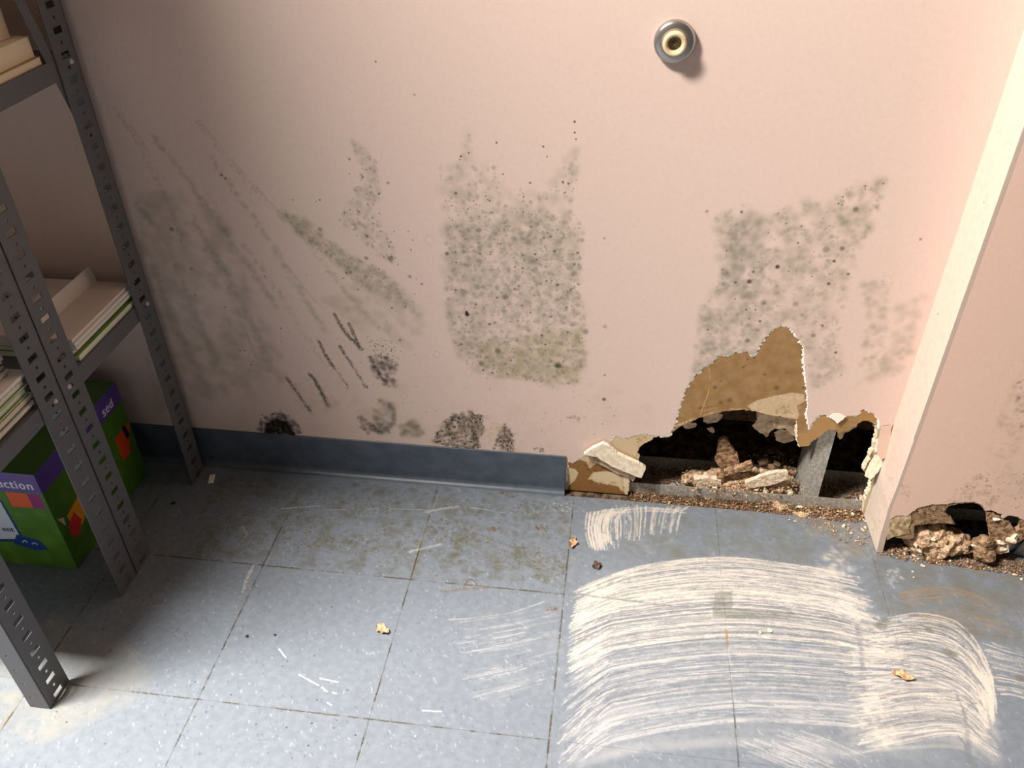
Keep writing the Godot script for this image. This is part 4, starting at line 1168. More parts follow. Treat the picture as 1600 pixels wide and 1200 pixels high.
# ------------------------------------------------------------------ slotted-angle shelving
# perforated plate in local (a, y): width w along axis A, normal N, holes every pitch
func perf_plate(st: SurfaceTool, o: Vector3, A: Vector3, N: Vector3, w: float, h: float, slot_w: float, slot_h: float, dot_r: float, centre: float) -> void:
	var th := 0.0018
	var pitch := 0.0381
	var n := int(h / pitch)
	var P := func(a: float, y: float, back: bool) -> Vector3: return o + A * a + Vector3(0, y, 0) - N * (th if back else 0.0)
	var face := func(a0: float, y0: float, a1: float, y1: float) -> void:
		quad(st, P.call(a0, y0, false), P.call(a1, y0, false), P.call(a1, y1, false), P.call(a0, y1, false), N)
		quad(st, P.call(a0, y0, true), P.call(a1, y0, true), P.call(a1, y1, true), P.call(a0, y1, true), -N)
	var s0 := centre - slot_w / 2.0
	var s1 := centre + slot_w / 2.0
	for i in n:
		var y0 := i * pitch
		# half with the slot
		var ym := y0 + pitch * 0.28
		var b0 := ym - slot_h / 2.0
		var b1 := ym + slot_h / 2.0
		var yh := y0 + pitch * 0.56
		if slot_w > 0.0:
			face.call(0.0, y0, w, b0)
			face.call(0.0, b0, s0, b1)
			face.call(s1, b0, w, b1)
			face.call(0.0, b1, w, yh)
			for e in [[s0, b0, s1, b0], [s1, b0, s1, b1], [s1, b1, s0, b1], [s0, b1, s0, b0]]:
				var m: Vector3 = A * (centre - (e[0] + e[2]) / 2.0) + Vector3(0, ym - (e[1] + e[3]) / 2.0, 0)
				quad(st, P.call(e[0], e[1], false), P.call(e[2], e[3], false), P.call(e[2], e[3], true), P.call(e[0], e[1], true), m)
		else:
			face.call(0.0, y0, w, yh)
		# half with the round hole
		var y1 := y0 + pitch
		var yc := (yh + y1) / 2.0
		var hs := (y1 - yh) / 2.0
		face.call(0.0, yh, centre - hs, y1)
		face.call(centre + hs, yh, w, y1)
		for k in 8:
			var a0 := TAU * k / 8.0 + PI / 8.0
			var a1 := a0 + TAU / 8.0
			var q0 := Vector2(cos(a0), sin(a0))
			var q1 := Vector2(cos(a1), sin(a1))
			var e0 := q0 / maxf(absf(q0.x), absf(q0.y)) * hs
			var e1 := q1 / maxf(absf(q1.x), absf(q1.y)) * hs
			for back in [false, true]:
				quad(st, P.call(centre + q0.x * dot_r, yc + q0.y * dot_r, back), P.call(centre + e0.x, yc + e0.y, back), P.call(centre + e1.x, yc + e1.y, back), P.call(centre + q1.x * dot_r, yc + q1.y * dot_r, back), -N if back else N)
				if absf(e0.x - e1.x) > 1e-5 and absf(e0.y - e1.y) > 1e-5:
					var cr := Vector2(signf(e0.x + e1.x) * hs, signf(e0.y + e1.y) * hs)
					tri(st, P.call(centre + e0.x, yc + e0.y, back), P.call(centre + e1.x, yc + e1.y, back), P.call(centre + cr.x, yc + cr.y, back), -N if back else N)
			quad(st, P.call(centre + q0.x * dot_r, yc + q0.y * dot_r, false), P.call(centre + q1.x * dot_r, yc + q1.y * dot_r, false), P.call(centre + q1.x * dot_r, yc + q1.y * dot_r, true), P.call(centre + q0.x * dot_r, yc + q0.y * dot_r, true), -A * (q0.x + q1.x) - Vector3(0, q0.y + q1.y, 0))
	var top := n * pitch
	for e in [[0.0, 0.0], [w, 0.0]]:
		quad(st, P.call(e[0], 0.0, false), P.call(e[0], top, false), P.call(e[0], top, true), P.call(e[0], 0.0, true), A * (e[0] - w / 2.0))
	quad(st, P.call(0.0, 0.0, false), P.call(w, 0.0, false), P.call(w, 0.0, true), P.call(0.0, 0.0, true), Vector3.DOWN)
	quad(st, P.call(0.0, top, false), P.call(w, top, false), P.call(w, top, true), P.call(0.0, top, true), Vector3.UP)

const ORD := ["lowest", "second from the bottom", "third from the bottom", "fourth from the bottom", "fifth from the bottom", "sixth from the bottom", "seventh from the bottom", "in the middle", "seventh from the top", "sixth from the top", "fifth from the top", "fourth from the top", "third from the top", "second from the top", "topmost"]
const POST_H := 2.0
const SHELVES := [0.464, 0.925, 1.40, 1.86]

func post_mesh(sx: float, sz: float) -> ArrayMesh:     # corner at origin; flanges run inwards: -sx in x, -sz in z
	var st := st_new()
	perf_plate(st, Vector3(0, 0, 0), Vector3(0, 0, -sz), Vector3(sx, 0, 0), 0.057, POST_H, 0.022, 0.0105, 0.0030, 0.0285)
	perf_plate(st, Vector3(0, 0, 0), Vector3(-sx, 0, 0), Vector3(0, 0, sz), 0.038, POST_H, 0.0, 0.0, 0.0026, 0.024)
	return done(st)

func make_shelving() -> void:
	var posts := {}
	for sx in [1.0, -1.0]:
		for sz in [1.0, -1.0]:
			posts[Vector2(sx, sz)] = post_mesh(sx, sz)
	var xl := SX - 0.915
	for u in 2:
		var z0 := 0.022 if u == 0 else 0.3402
		var z1 := 0.3388 if u == 0 else 0.641
		var s := thing("shelving_unit", ["grey slotted-steel shelving unit standing back against the mouldy wall", "grey slotted-steel shelving unit in front of the one against the wall"][u], "shelving", Vector3(0, 0.0, 0), "back-to-back steel shelving units")
		for c in [[SX, 1.0, z1, 1.0], [SX, 1.0, z0, -1.0], [xl, -1.0, z1, 1.0], [xl, -1.0, z0, -1.0]]:
			mesh_node("post", posts[Vector2(c[1], c[3])], M.steel_grey, s, Vector3(c[0], 0.0006, c[2]))
		for y in SHELVES:
			var st := st_new()
			var a := Vector3(xl + 0.003, y - 0.032, z0 + 0.003)
			var b := Vector3(SX - 0.003, y, z1 - 0.003)
			add_box(st, Vector3(a.x, b.y - 0.0015, a.z), b)
			add_box(st, Vector3(b.x - 0.0015, a.y, a.z), Vector3(b.x, b.y - 0.0015, b.z))
			add_box(st, Vector3(a.x, a.y, a.z), Vector3(a.x + 0.0015, b.y - 0.0015, b.z))
			add_box(st, Vector3(a.x, a.y, b.z - 0.0015), Vector3(b.x, b.y - 0.0015, b.z))
			add_box(st, Vector3(a.x, a.y, a.z), Vector3(b.x, b.y - 0.0015, a.z + 0.0015))
			mesh_node("shelf", done(st), M.steel_grey, s)
			for zc in [z0 + 0.02, z1 - 0.02]:
				mesh_node("bolt", smooth_lathe([[0.0, 0.0035], [0.0028, 0.003], [0.0042, 0.0012], [0.0045, 0.0]], 12), M.galv, s, Vector3(SX + 0.0001, y - 0.012, zc)).rotation.y = PI / 2.0
		if u == 0:
			# sway brace on the end frame
			var st := st_new()
			var p0 := Vector3(SX - 0.0035, 0.775, 0.048)
			var p1 := Vector3(SX - 0.0035, 1.72, 0.300)
			var d := (p1 - p0).normalized()
			var n := Vector3(0, -d.z, d.y) * 0.0105
			for k in [0.0, -0.0016]:
				var o := Vector3(k, 0, 0)
				quad(st, p0 - n + o, p0 + n + o, p1 + n + o, p1 - n + o, Vector3(1.0 if k == 0.0 else -1.0, 0, 0))
			quad(st, p0 + n, p1 + n, p1 + n + Vector3(-0.0016, 0, 0), p0 + n + Vector3(-0.0016, 0, 0), n)
			quad(st, p0 - n, p1 - n, p1 - n + Vector3(-0.0016, 0, 0), p0 - n + Vector3(-0.0016, 0, 0), -n)
			mesh_node("sway_brace", done(st), M.steel_grey, s)

# ------------------------------------------------------------------ things on the shelves
func magazine(called: String, label: String, cat: String, group: String, at: Vector3, size: Vector3, yaw: float, roll: float, cover: Material, pages: Material) -> Node3D:
	# at = right, back, bottom corner region: x is the right edge, z the back edge
	var t := thing(called, label, cat, at, group)
	t.rotation = Vector3(0, yaw, roll)
	var c := 0.0006
	var lo := Vector3(-size.x, 0, 0)
	var hi := Vector3(0, size.y, size.z)
	mesh_node("pages", box_mesh(lo + Vector3(0.001, c, 0.001), hi - Vector3(0.001, c, 0.001)), pages, t)
	mesh_node("cover", box_mesh(lo, Vector3(hi.x, c, hi.z)), cover, t)
	mesh_node("cover", box_mesh(Vector3(lo.x, hi.y - c, lo.z), hi), cover, t)
	return t

func make_shelf_contents() -> void:
	var green := mat(rgb(120, 158, 44), 0.55)
	var dark_green := mat(rgb(58, 86, 26), 0.55)
	var white := mat(rgb(232, 226, 218), 0.7)
	var cream := mat(rgb(226, 208, 178), 0.8)
	var pinkish := mat(rgb(226, 206, 196), 0.7)
	var y: float = SHELVES[0] + 0.0004
	var z_b := 0.392
	# pile on the near unit's lower shelf
	for i in 15:
		var th: float = [0.004, 0.006, 0.003, 0.007, 0.004, 0.008, 0.005, 0.004, 0.007, 0.005, 0.006, 0.004, 0.008, 0.005, 0.006][i]
		var cov: Material = [green, white, dark_green, white, green, white, white, green, white, green, white, white, dark_green, white, white][i]
		var upper := i >= 11
		magazine("magazine", "%s magazine, %s in the tall pile on the near unit" % ["green" if cov == green else ("dark green" if cov == dark_green else "white"), ORD[i]], "magazine", "magazines piled on the near unit's lower shelf",
			Vector3(SX - 0.0055 - rng.randf() * 0.012 - (0.02 if upper else 0.0), y, z_b + rng.randf_range(-0.010, 0.004) - (0.0 if upper else 0.0)), Vector3(0.27, th, 0.21), rng.randf_range(-0.02, 0.02), 0.0, cov, pinkish if i == 11 else (cream if i % 3 == 0 else white))
		y += th + 0.0008 + (0.003 if i == 10 else 0.0)
	# short pile on the unit against the wall, with a page curling up
	y = SHELVES[0] + 0.0004
	for i in 5:
		var th: float = [0.012, 0.010, 0.006, 0.007, 0.007][i]
		magazine("booklet", ["green booklet at the bottom of the short pile by the wall", "dark green booklet second from the bottom of the short pile", "white booklet in the middle of the short pile by the wall", "white booklet second from the top of the short pile", "white printed booklet on top of the short pile by the wall"][i], "booklet", "short pile of booklets by the wall",
			Vector3(SX - 0.0035 - [0.004, 0.012, 0.002, 0.003, 0.006][i], y, 0.062), Vector3(0.28, th, 0.200), 0.0, 0.0, [green, dark_green, white, white, pinkish][i], white)
		y += th + 0.0006
	var curl := thing("curled_sheet", "white sheet of paper curling up from the short booklet pile", "paper", Vector3(-0.930, y + 0.0005, 0.062))
	var st := st_new()
	var prev := Vector2.ZERO
	for k in 9:
		var a := k / 8.0
		var p := Vector2(0.004 * a - 0.010 * a * a, 0.0006 + 0.030 * a)
		if k > 0:
			for e in [[Vector3(prev.x, prev.y, 0.0), Vector3(prev.x, prev.y, 0.205), Vector3(p.x, p.y, 0.205), Vector3(p.x, p.y, 0.0)]]:
				quad(st, e[0], e[1], e[2], e[3], Vector3(1, 0.3, 0))
				var off := Vector3(-0.0004, -0.0002, 0)
				quad(st, e[0] + off, e[1] + off, e[2] + off, e[3] + off, Vector3(-1, -0.3, 0))
		prev = p
	mesh_node("sheet", done(st), white, curl)
	# green-backed pile further in
	y = SHELVES[0] + 0.0004
	for i in 3:
		magazine("booklet", ["dark green booklet lying further in on the shelf, lowest of three", "dark green booklet lying further in on the shelf, middle of three", "dark green booklet lying further in on the shelf, topmost of three"][i], "booklet", "green booklets further in on the shelf", Vector3(SX - 0.30, y, 0.055), Vector3(0.28, 0.018, 0.20), 0.0, 0.0, dark_green, cream)
		y += 0.0188
	# paper packs on the shelf above
	y = SHELVES[1] + 0.0004
	for i in 5:
		var th: float = [0.012, 0.030, 0.045, 0.050, 0.048][i]
		magazine("paper_pack", ["tan cardboard-backed paper pack lowest on the upper shelf", "cream paper pack second from the bottom on the upper shelf", "cream paper pack in the middle of the upper shelf stack", "pale paper pack second from the top of the upper shelf stack", "pale paper pack on top of the upper shelf stack"][i], "paper pack", "paper packs stacked on the upper shelf",
			Vector3(SX - 0.006 - [0.0, 0.006, 0.028, 0.035, 0.03][i], y, [0.105, 0.108, 0.118, 0.13, 0.125][i]), Vector3(0.29, th, 0.20), [0.0, 0.01, -0.03, 0.02, 0.0][i], 0.0, [mat(rgb(176, 144, 96), 0.8), cream, pinkish, cream, pinkish][i], [cream, cream, cream, pinkish, cream][i])
		y += th + 0.0006
	# unseen cartons added on the high shelves, sized to shade the wall
	var card := mottled(rgb(150, 116, 78), rgb(164, 128, 88), rgb(172, 138, 98), 3.0, 91)
	for k in 8:
		var u: int = k % 2
		var lv: int = 2 + (k / 2) % 2
		var col: int = k / 4
		var x1 := SX - 0.006 - col * 0.43
		var z0 := (0.034 if u == 0 else 0.350)
		var b := thing("shade_box", "added unseen brown cardboard box shading the wall, on the %s shelf of the %s unit" % [["third", "top"][lv - 2], ["rear", "near"][u]], "box", Vector3(x1, SHELVES[lv] + 0.0004, z0), "added boxes on the high shelves that block the lamp")
		mesh_node("carton_body", slab_mesh(Vector3(-0.40, 0, 0), Vector3(0, 0.41 if lv == 2 else 0.22, 0.285), 0.002), card, b)
		mesh_node("packing_tape", box_mesh(Vector3(-0.40, (0.41 if lv == 2 else 0.22), 0.11), Vector3(0, (0.41 if lv == 2 else 0.22) + 0.0004, 0.16)), mat(rgb(190, 160, 110), 0.3), b)

func text_mesh(txt: String, size: float, bold: bool) -> TextMesh:
	var f := SystemFont.new()
	f.font_names = PackedStringArray(["Droid Sans"])
	if bold:
		f.font_weight = 700
	var t := TextMesh.new()
	t.text = txt
	t.font = f
	t.font_size = 64
	t.pixel_size = size / 64.0
	t.depth = 0.0003
	t.horizontal_alignment = HORIZONTAL_ALIGNMENT_RIGHT
	t.vertical_alignment = VERTICAL_ALIGNMENT_CENTER
	return t

func make_carton() -> void:
	var X := -0.978
	var Z1 := 0.342
	var Z0 := 0.050
	var Hh := 0.256
	var Wd := 0.44
	var b := thing("paper_carton", "green and purple printed paper carton on the floor under the shelving", "carton", Vector3(X, 0.0008, Z1))
	# front print, metres: x from the right edge to the left, y up
	var fc := canvas(512, 300, rgb(78, 124, 36), func(x: float, y: float) -> Vector2: return Vector2((x + Wd) / Wd * 512.0, (1.0 - y / Hh) * 300.0))
	fc.scatter(V([-0.2, 0, 0, 0, 0, 0.2, -0.2, 0.2]), 70, 14, 40, rgb(128, 184, 60), 0.08, 0.2, 0.0)
	fc.scatter(V([-0.12, 0.04, 0, 0.02, 0, 0.12, -0.1, 0.12]), 40, 14, 34, rgb(58, 104, 28), 0.1, 0.22, 0.0)
	fc.scatter(V([-0.44, 0, -0.1, 0, -0.1, 0.2, -0.44, 0.2]), 60, 16, 40, rgb(122, 176, 58), 0.1, 0.2, 0.0)
	fc.fill(V([-0.078, 0.168, -0.034, 0.168, -0.034, 0.205, -0.078, 0.205]), rgb(226, 96, 48))
	fc.fill(V([-0.034, 0.168, -0.008, 0.168, -0.008, 0.205, -0.034, 0.205]), rgb(150, 44, 120))
	fc.fill(V([-0.30, 0.04, -0.088, 0.07, -0.094, 0.182, -0.30, 0.20]), rgb(30, 60, 110))
	fc.fill(V([-0.30, 0.05, -0.094, 0.076, -0.099, 0.180, -0.30, 0.196]), rgb(206, 218, 230))
	fc.fill(V([-0.118, 0.060, -0.075, 0.046, -0.045, 0.052, -0.058, 0.078, -0.10, 0.088]), rgb(24, 66, 140))
	fc.stroke(V([-0.095, 0.066, -0.088, 0.072, -0.085, 0.066]), 2, 2, rgb(220, 230, 240), 0.8, 0.4)
	fc.stroke(V([-0.075, 0.064, -0.068, 0.068, -0.065, 0.062]), 2, 2, rgb(220, 230, 240), 0.8, 0.4)
	# side print: z from the front edge (0) to the back (negative), y up
	var L := Z1 - Z0
	var sc := canvas(400, 340, rgb(70, 112, 32), func(z: float, y: float) -> Vector2: return Vector2(-z / L * 400.0, (1.0 - y / Hh) * 340.0))
	sc.scatter(V([-L, 0, 0, 0, 0, 0.2, -L, 0.2]), 80, 16, 40, rgb(118, 168, 46), 0.08, 0.2, 0.0)
	sc.scatter(V([-0.12, 0, 0, 0, 0, 0.12, -0.12, 0.16]), 50, 14, 34, rgb(46, 84, 24), 0.1, 0.22, 0.0)
	sc.fill(V([-L, 0.15, -0.23, 0.15, -0.23, 0.088, -L + 0.03, 0.085]), rgb(214, 74, 32))
	sc.fill(V([-0.275, 0.155, -0.262, 0.155, -0.266, 0.12, -0.279, 0.12]), rgb(40, 24, 60))
	sc.fill(V([-0.03, 0.120, -0.075, 0.130, -0.10, 0.10, -0.06, 0.07, -0.035, 0.075]), rgb(222, 150, 40))
	sc.fill(V([-0.022, 0.10, -0.05, 0.112, -0.06, 0.08, -0.04, 0.058, -0.022, 0.070]), rgb(198, 52, 46))
	sc.fill(V([-0.006, 0.135, -0.022, 0.125, -0.018, 0.105]), rgb(196, 190, 170))
	var fm := tex_mat(fc.texture(), 0.45)
	var sm := tex_mat(sc.texture(), 0.45)
	var st := st_new()
	add_box(st, Vector3(-Wd + 0.0006, 0, -L + 0.0006), Vector3(-0.0006, Hh - 0.0004, -0.0006))
	mesh_node("carton_body", done(st), mat(rgb(70, 104, 34), 0.5), b)
	st = st_new()
	tri(st, Vector3(-Wd, 0, 0), Vector3(0, 0, 0), Vector3(0, Hh, 0), Vector3(0, 0, 1), Vector2(0, 1), Vector2(1, 1), Vector2(1, 0))
	tri(st, Vector3(-Wd, 0, 0), Vector3(0, Hh, 0), Vector3(-Wd, Hh, 0), Vector3(0, 0, 1), Vector2(0, 1), Vector2(1, 0), Vector2(0, 0))
	mesh_node("front_print", done(st), fm, b)
	st = st_new()
	tri(st, Vector3(0, 0, 0), Vector3(0, 0, -L), Vector3(0, Hh, -L), Vector3(1, 0, 0), Vector2(0, 1), Vector2(1, 1), Vector2(1, 0))
	tri(st, Vector3(0, 0, 0), Vector3(0, Hh, -L), Vector3(0, Hh, 0), Vector3(1, 0, 0), Vector2(0, 1), Vector2(1, 0), Vector2(0, 0))
	mesh_node("side_print", done(st), sm, b)
	var lid := mesh_node("lid_band", box_mesh(Vector3(-Wd - 0.0005, Hh - 0.048, -L - 0.0005), Vector3(0.0008, Hh - 0.0002, 0.0008)), mat(rgb(92, 66, 150), 0.45), b)
	mesh_node("lid_top", box_mesh(Vector3(-Wd - 0.0004, Hh - 0.0002, -L - 0.0004), Vector3(0.0006, Hh + 0.0004, 0.0006)), mat(rgb(84, 122, 44), 0.5), b)
	var ink := mat(rgb(222, 220, 232), 0.5)
	mesh_node("lettering", text_mesh("ruction", 0.025, true), ink, lid, Vector3(-0.011, Hh - 0.030, 0.0010))
	var s := mesh_node("lettering", text_mesh("sed", 0.026, true), ink, lid, Vector3(0.0010, Hh - 0.032, -0.265))
	s.rotation.y = PI / 2.0
	mesh_node("lettering", text_mesh("ent", 0.016, true), mat(rgb(50, 66, 90), 0.5), b, Vector3(-0.100, 0.100, 0.0003))

# ------------------------------------------------------------------ wall door stop
func make_door_stop() -> void:
	var p := on_z(1054, 65, 0.006)
	var d := thing("door_stop", "round steel wall door stop with cream rubber bumper on pink wall", "door stop", Vector3(p.x, p.y, 0.0))
	var steel := mat(rgb(176, 172, 170), 0.28, 0.9)
	mesh_node("flange", smooth_lathe([[0.0310, 0.0002], [0.0316, 0.003], [0.0312, 0.0075], [0.0298, 0.0105], [0.0270, 0.0125], [0.0215, 0.0135], [0.0185, 0.0142], [0.0178, 0.012]], 64), steel, d)
	mesh_node("rubber_bumper", smooth_lathe([[0.0180, 0.010], [0.0182, 0.020], [0.0176, 0.0235], [0.0160, 0.0252], [0.0130, 0.0250], [0.0110, 0.0232], [0.0102, 0.019], [0.0098, 0.012]], 64), mat(rgb(204, 188, 152), 0.7), d)
	var well := mesh_node("screw_well", smooth_lathe([[0.0102, 0.013], [0.0086, 0.0128], [0.0, 0.0126]], 40), mat(rgb(122, 100, 74), 0.6), d)
	mesh_node("screw_head", smooth_lathe([[0.0, 0.0150], [0.0030, 0.0146], [0.0042, 0.0136], [0.0044, 0.0124]], 24), mat(rgb(120, 108, 92), 0.4, 0.6), d)
	mesh_node("screw_slot", box_mesh(Vector3(-0.0011, -0.0011, 0.0140), Vector3(0.0011, 0.0011, 0.01515)), M.dark_gap, well)

# ------------------------------------------------------------------ rubble
func chunk(label: String, group: String, at: Vector3, s: float, m: Material, squash := 1.0, called := "plaster_chunk") -> void:
	var o := MeshInstance3D.new()
	o.name = numbered(called)
	o.mesh = chunk_meshes[rng.randi() % chunk_meshes.size()]
	o.material_override = m
	o.scale = Vector3(s * rng.randf_range(0.8, 1.2), s * squash * rng.randf_range(0.8, 1.1), s * rng.randf_range(0.8, 1.2))
	o.rotation = Vector3(rng.randf_range(-0.4, 0.4), rng.randf() * TAU, rng.randf_range(-0.4, 0.4))
	o.position = at
	put(o)
	tag(o, label, "rubble", group)

# noisy capsule: a heap of crumbled plaster
func lump_mass(called: String, label: String, a: Vector3, b: Vector3, ra: float, rb: float, rz: float, m: Material, sd: int) -> void:
	var big := FastNoiseLite.new()
	big.seed = sd
	big.frequency = 28.0
	big.fractal_octaves = 2
	var fine := FastNoiseLite.new()
	fine.seed = sd + 1
	fine.frequency = 120.0
	fine.noise_type = FastNoiseLite.TYPE_CELLULAR
	fine.fractal_octaves = 2
	var st := st_new()
	var nu := 110
	var nv := 44
	var ax := (b - a).normalized()
	var side := ax.cross(Vector3(0, 0, 1)).normalized()
	var dep := side.cross(ax).normalized()
	var g := []
	for i in nu + 1:
		var t := float(i) / nu
		var cap := sqrt(clampf(1.0 - pow(absf(t * 2.0 - 1.0), 3.0), 0.0, 1.0))
		var row := []
		for j in nv:
			var th := TAU * j / nv
			var r0 := lerpf(ra, rb, t) * cap
			var p := a.lerp(b, t) + side * cos(th) * r0 + dep * sin(th) * rz * cap
			var n := (side * cos(th) + dep * sin(th)) * cap + ax * (t * 2.0 - 1.0) * (1.0 - cap)
			p += n * (big.get_noise_3dv(p) * 0.016 + (fine.get_noise_3dv(p) + 0.6) * 0.006)
			p.y = maxf(p.y, 0.0004)
			row.append(p)
		g.append(row)
	for i in nu:
		for j in nv:
			var k := (j + 1) % nv
			var mid: Vector3 = a.lerp(b, (i + 0.5) / nu)
			var h: Vector3 = g[i][j] + g[i + 1][k] - mid * 2.0
			tri(st, g[i][j], g[i + 1][j], g[i + 1][k], h)
			tri(st, g[i][j], g[i + 1][k], g[i][k], h)
	var o := mesh_node(called, done(st), m)
	tag(o, label, "rubble")

func crumbs(called: String, label: String, poly: Array, plane_y: float, n: int, s0: float, s1: float, cols: Array, rise := 0.0, zmin := -9.0, zmax := 9.0) -> void:
	var q := PackedVector2Array()
	var lo := Vector2(1e9, 1e9)
	var hi := -lo
	for p in poly:
		q.append(p)
		lo = lo.min(p)
		hi = hi.max(p)
	var mm := MultiMesh.new()
	mm.transform_format = MultiMesh.TRANSFORM_3D
	mm.use_colors = true
	mm.mesh = crumb_mesh
	mm.instance_count = n
	var i := 0
	var tries := 0
	var nz := FastNoiseLite.new()
	nz.frequency = 0.03
	nz.seed = n
	while i < n and tries < n * 60:
		tries += 1
		var u := Vector2(rng.randf_range(lo.x, hi.x), rng.randf_range(lo.y, hi.y))
		if not Geometry2D.is_point_in_polygon(u, q):
			continue
		if nz.get_noise_2d(u.x, u.y) * 0.5 + 0.5 < rng.randf_range(0.1, 0.6):
			continue
		var p := on_y(u.x, u.y, plane_y)
		if p.z < zmin or p.z > zmax:
			continue
		var k := rng.randf()
		var s := lerpf(s0, s1, k * k * k)
		p.y += s * 0.3 + rng.randf() * rise
		var bs := Basis.from_euler(Vector3(rng.randf() * 0.8, rng.randf() * TAU, rng.randf() * 0.8)).scaled(Vector3(s * rng.randf_range(0.6, 1.6), s, s))
		mm.set_instance_transform(i, Transform3D(bs, p))
		var c: Color = cols[rng.randi() % cols.size()]
		mm.set_instance_color(i, c.srgb_to_linear())
		i += 1
	mm.visible_instance_count = i
	var o := MultiMeshInstance3D.new()
	o.name = numbered(called)
	o.multimesh = mm
	var m := mat(Color.WHITE, 0.95, 0.0, 0.2)
	m.vertex_color_use_as_albedo = true
	o.material_override = m
	put(o)
	tag(o, label, "debris")
	o.set_meta("kind", "stuff")

func make_rubble() -> void:
	var plaster_cols := [rgb(206, 182, 152), rgb(184, 154, 122), rgb(160, 130, 100), rgb(134, 104, 78), rgb(172, 146, 118)]
	var dirt_cols := [rgb(104, 80, 58), rgb(122, 96, 70), rgb(92, 70, 50), rgb(140, 112, 84), rgb(128, 84, 62), rgb(112, 90, 68), rgb(150, 124, 96)]
	# bed of dirt in the gap in front of the track and inside it
	crumbs("plaster_crumbs", "fine brown dirt and plaster crumbs along the foot of the broken wall", V([985, 764, 1100, 770, 1250, 785, 1350, 790, 1372, 812, 1330, 818, 1240, 806, 1120, 794, 985, 783]), 0.0, 5200, 0.0007, 0.0030, dirt_cols + dirt_cols + plaster_cols, 0.003)
	crumbs("plaster_crumbs", "pale crumbled plaster heaped in the steel track inside the wall", V([1060, 735, 1120, 715, 1200, 705, 1260, 715, 1255, 775, 1180, 782, 1080, 775]), 0.030, 1500, 0.0008, 0.0034, plaster_cols, 0.006)
	crumbs("plaster_crumbs", "pale crumbs spilt over the grey tiles at the white corner", V([1200, 790, 1330, 795, 1372, 830, 1375, 860, 1320, 850, 1270, 825, 1215, 808]), 0.0, 420, 0.0008, 0.0042, plaster_cols, 0.001)
	crumbs("plaster_crumbs", "crumbs and dirt along the foot of the boxed-in chase", V([1375, 848, 1420, 852, 1500, 862, 1600, 875, 1600, 902, 1500, 886, 1420, 878, 1375, 868]), 0.0, 2600, 0.0007, 0.0034, dirt_cols + dirt_cols + plaster_cols, 0.003)
	crumbs("plaster_crumbs", "scattered small crumbs along the adhesive-stained wall foot", V([885, 774, 985, 779, 1080, 788, 1070, 797, 900, 783]), 0.0, 60, 0.0008, 0.0028, plaster_cols, 0.0)
	crumbs("plaster_crumbs", "brown dirt lying in the steel channel inside the broken wall", V([985, 700, 1380, 700, 1380, 800, 985, 790]), 0.002, 3800, 0.0009, 0.0044, dirt_cols, 0.003, -0.100, -0.021)
	# larger lumps in the cavity: photo pixel, size, tone
	for s in [[1150, 752, 9, 0], [1128, 756, 8, 0], [1100, 752, 9, 0], [1088, 757, 7, 0], [1112, 748, 6, 1], [1175, 752, 9, 0], [1192, 748, 11, 0], [1210, 746, 11, 0], [1228, 748, 10, 0], [1240, 757, 9, 0], [1206, 758, 9, 0], [1180, 764, 8, 0], [1218, 764, 9, 0], [1160, 766, 7, 1], [1140, 766, 7, 1], [1234, 770, 8, 0], [1225, 735, 11, 1], [1205, 730, 10, 2], [1192, 722, 11, 2], [1235, 722, 10, 1], [1170, 735, 9, 2], [1212, 716, 9, 2], [1072, 752, 6, 0], [1118, 765, 6, 0], [1196, 770, 7, 0]]:
		var y: float = 0.022 + s[2] * 0.0004 + (0.02 if s[3] == 2 else 0.0)
		var p := on_y(s[0], s[1], y)
		p.z = clampf(p.z, -0.095, -0.024)
		chunk(["pale crumbled plaster lump lying in the steel track inside the hole", "brown plaster lump lying in the steel track inside the hole", "brown damp lump deep inside the broken wall"][s[3]], ["pale lumps in the hole", "brown lumps in the hole", "damp lumps in the hole"][s[3]], p, s[2] * 0.00095, [M.gypsum, M.gyp_brown, M.crumble_brown][s[3]])
	# lumps spilling out over the floor
	for s in [[1222, 795, 6, 1], [1232, 785, 7, 0], [1250, 792, 6, 0], [1240, 775, 7, 0], [1262, 803, 5, 0], [1322, 802, 5, 0], [1332, 803, 5, 0], [1345, 795, 6, 0], [1350, 805, 5, 1], [1362, 815, 5, 0], [1318, 822, 6, 0], [1330, 833, 4, 0], [1348, 828, 6, 0], [1352, 824, 5, 0], [1338, 783, 8, 0], [1346, 778, 8, 0], [1341, 790, 6, 0]]:
		var p := on_y(s[0], s[1], s[2] * 0.0004)
		chunk(["pale plaster lump spilt on the floor between the stud and the white corner", "brown plaster lump spilt on the floor before the broken wall"][s[3]], "lumps spilt before the hole", p, s[2] * 0.00085, [M.gypsum, M.gyp_brown][s[3]])
	# chase: a crumbling ridge of plaster across the mouth of its hole
	lump_mass("plaster_ridge", "crumbling pale ridge of wet plaster across the mouth of the chase hole", Vector3(0.676, 0.030, 0.078), Vector3(0.806, 0.020, 0.084), 0.043, 0.028, 0.028, M.crumble, 7)
	lump_mass("plaster_slump", "tan slumped plaster mass standing on the floor at the chase hole", Vector3(0.824, 0.010, 0.106), Vector3(0.806, 0.064, 0.094), 0.019, 0.015, 0.017, M.crumble_brown, 9)
	lump_mass("plaster_mound", "pale crumbled plaster mound filling the steel track in the hole", Vector3(0.235, 0.012, -0.058), Vector3(0.475, 0.016, -0.060), 0.026, 0.030, 0.026, M.crumble, 5)
	lump_mass("plaster_spill", "tan crumbled plaster spilt over the track onto the dirt strip", on_y(1195, 783, 0.002), on_y(1258, 806, 0.001), 0.012, 0.006, 0.007, M.crumble, 15)
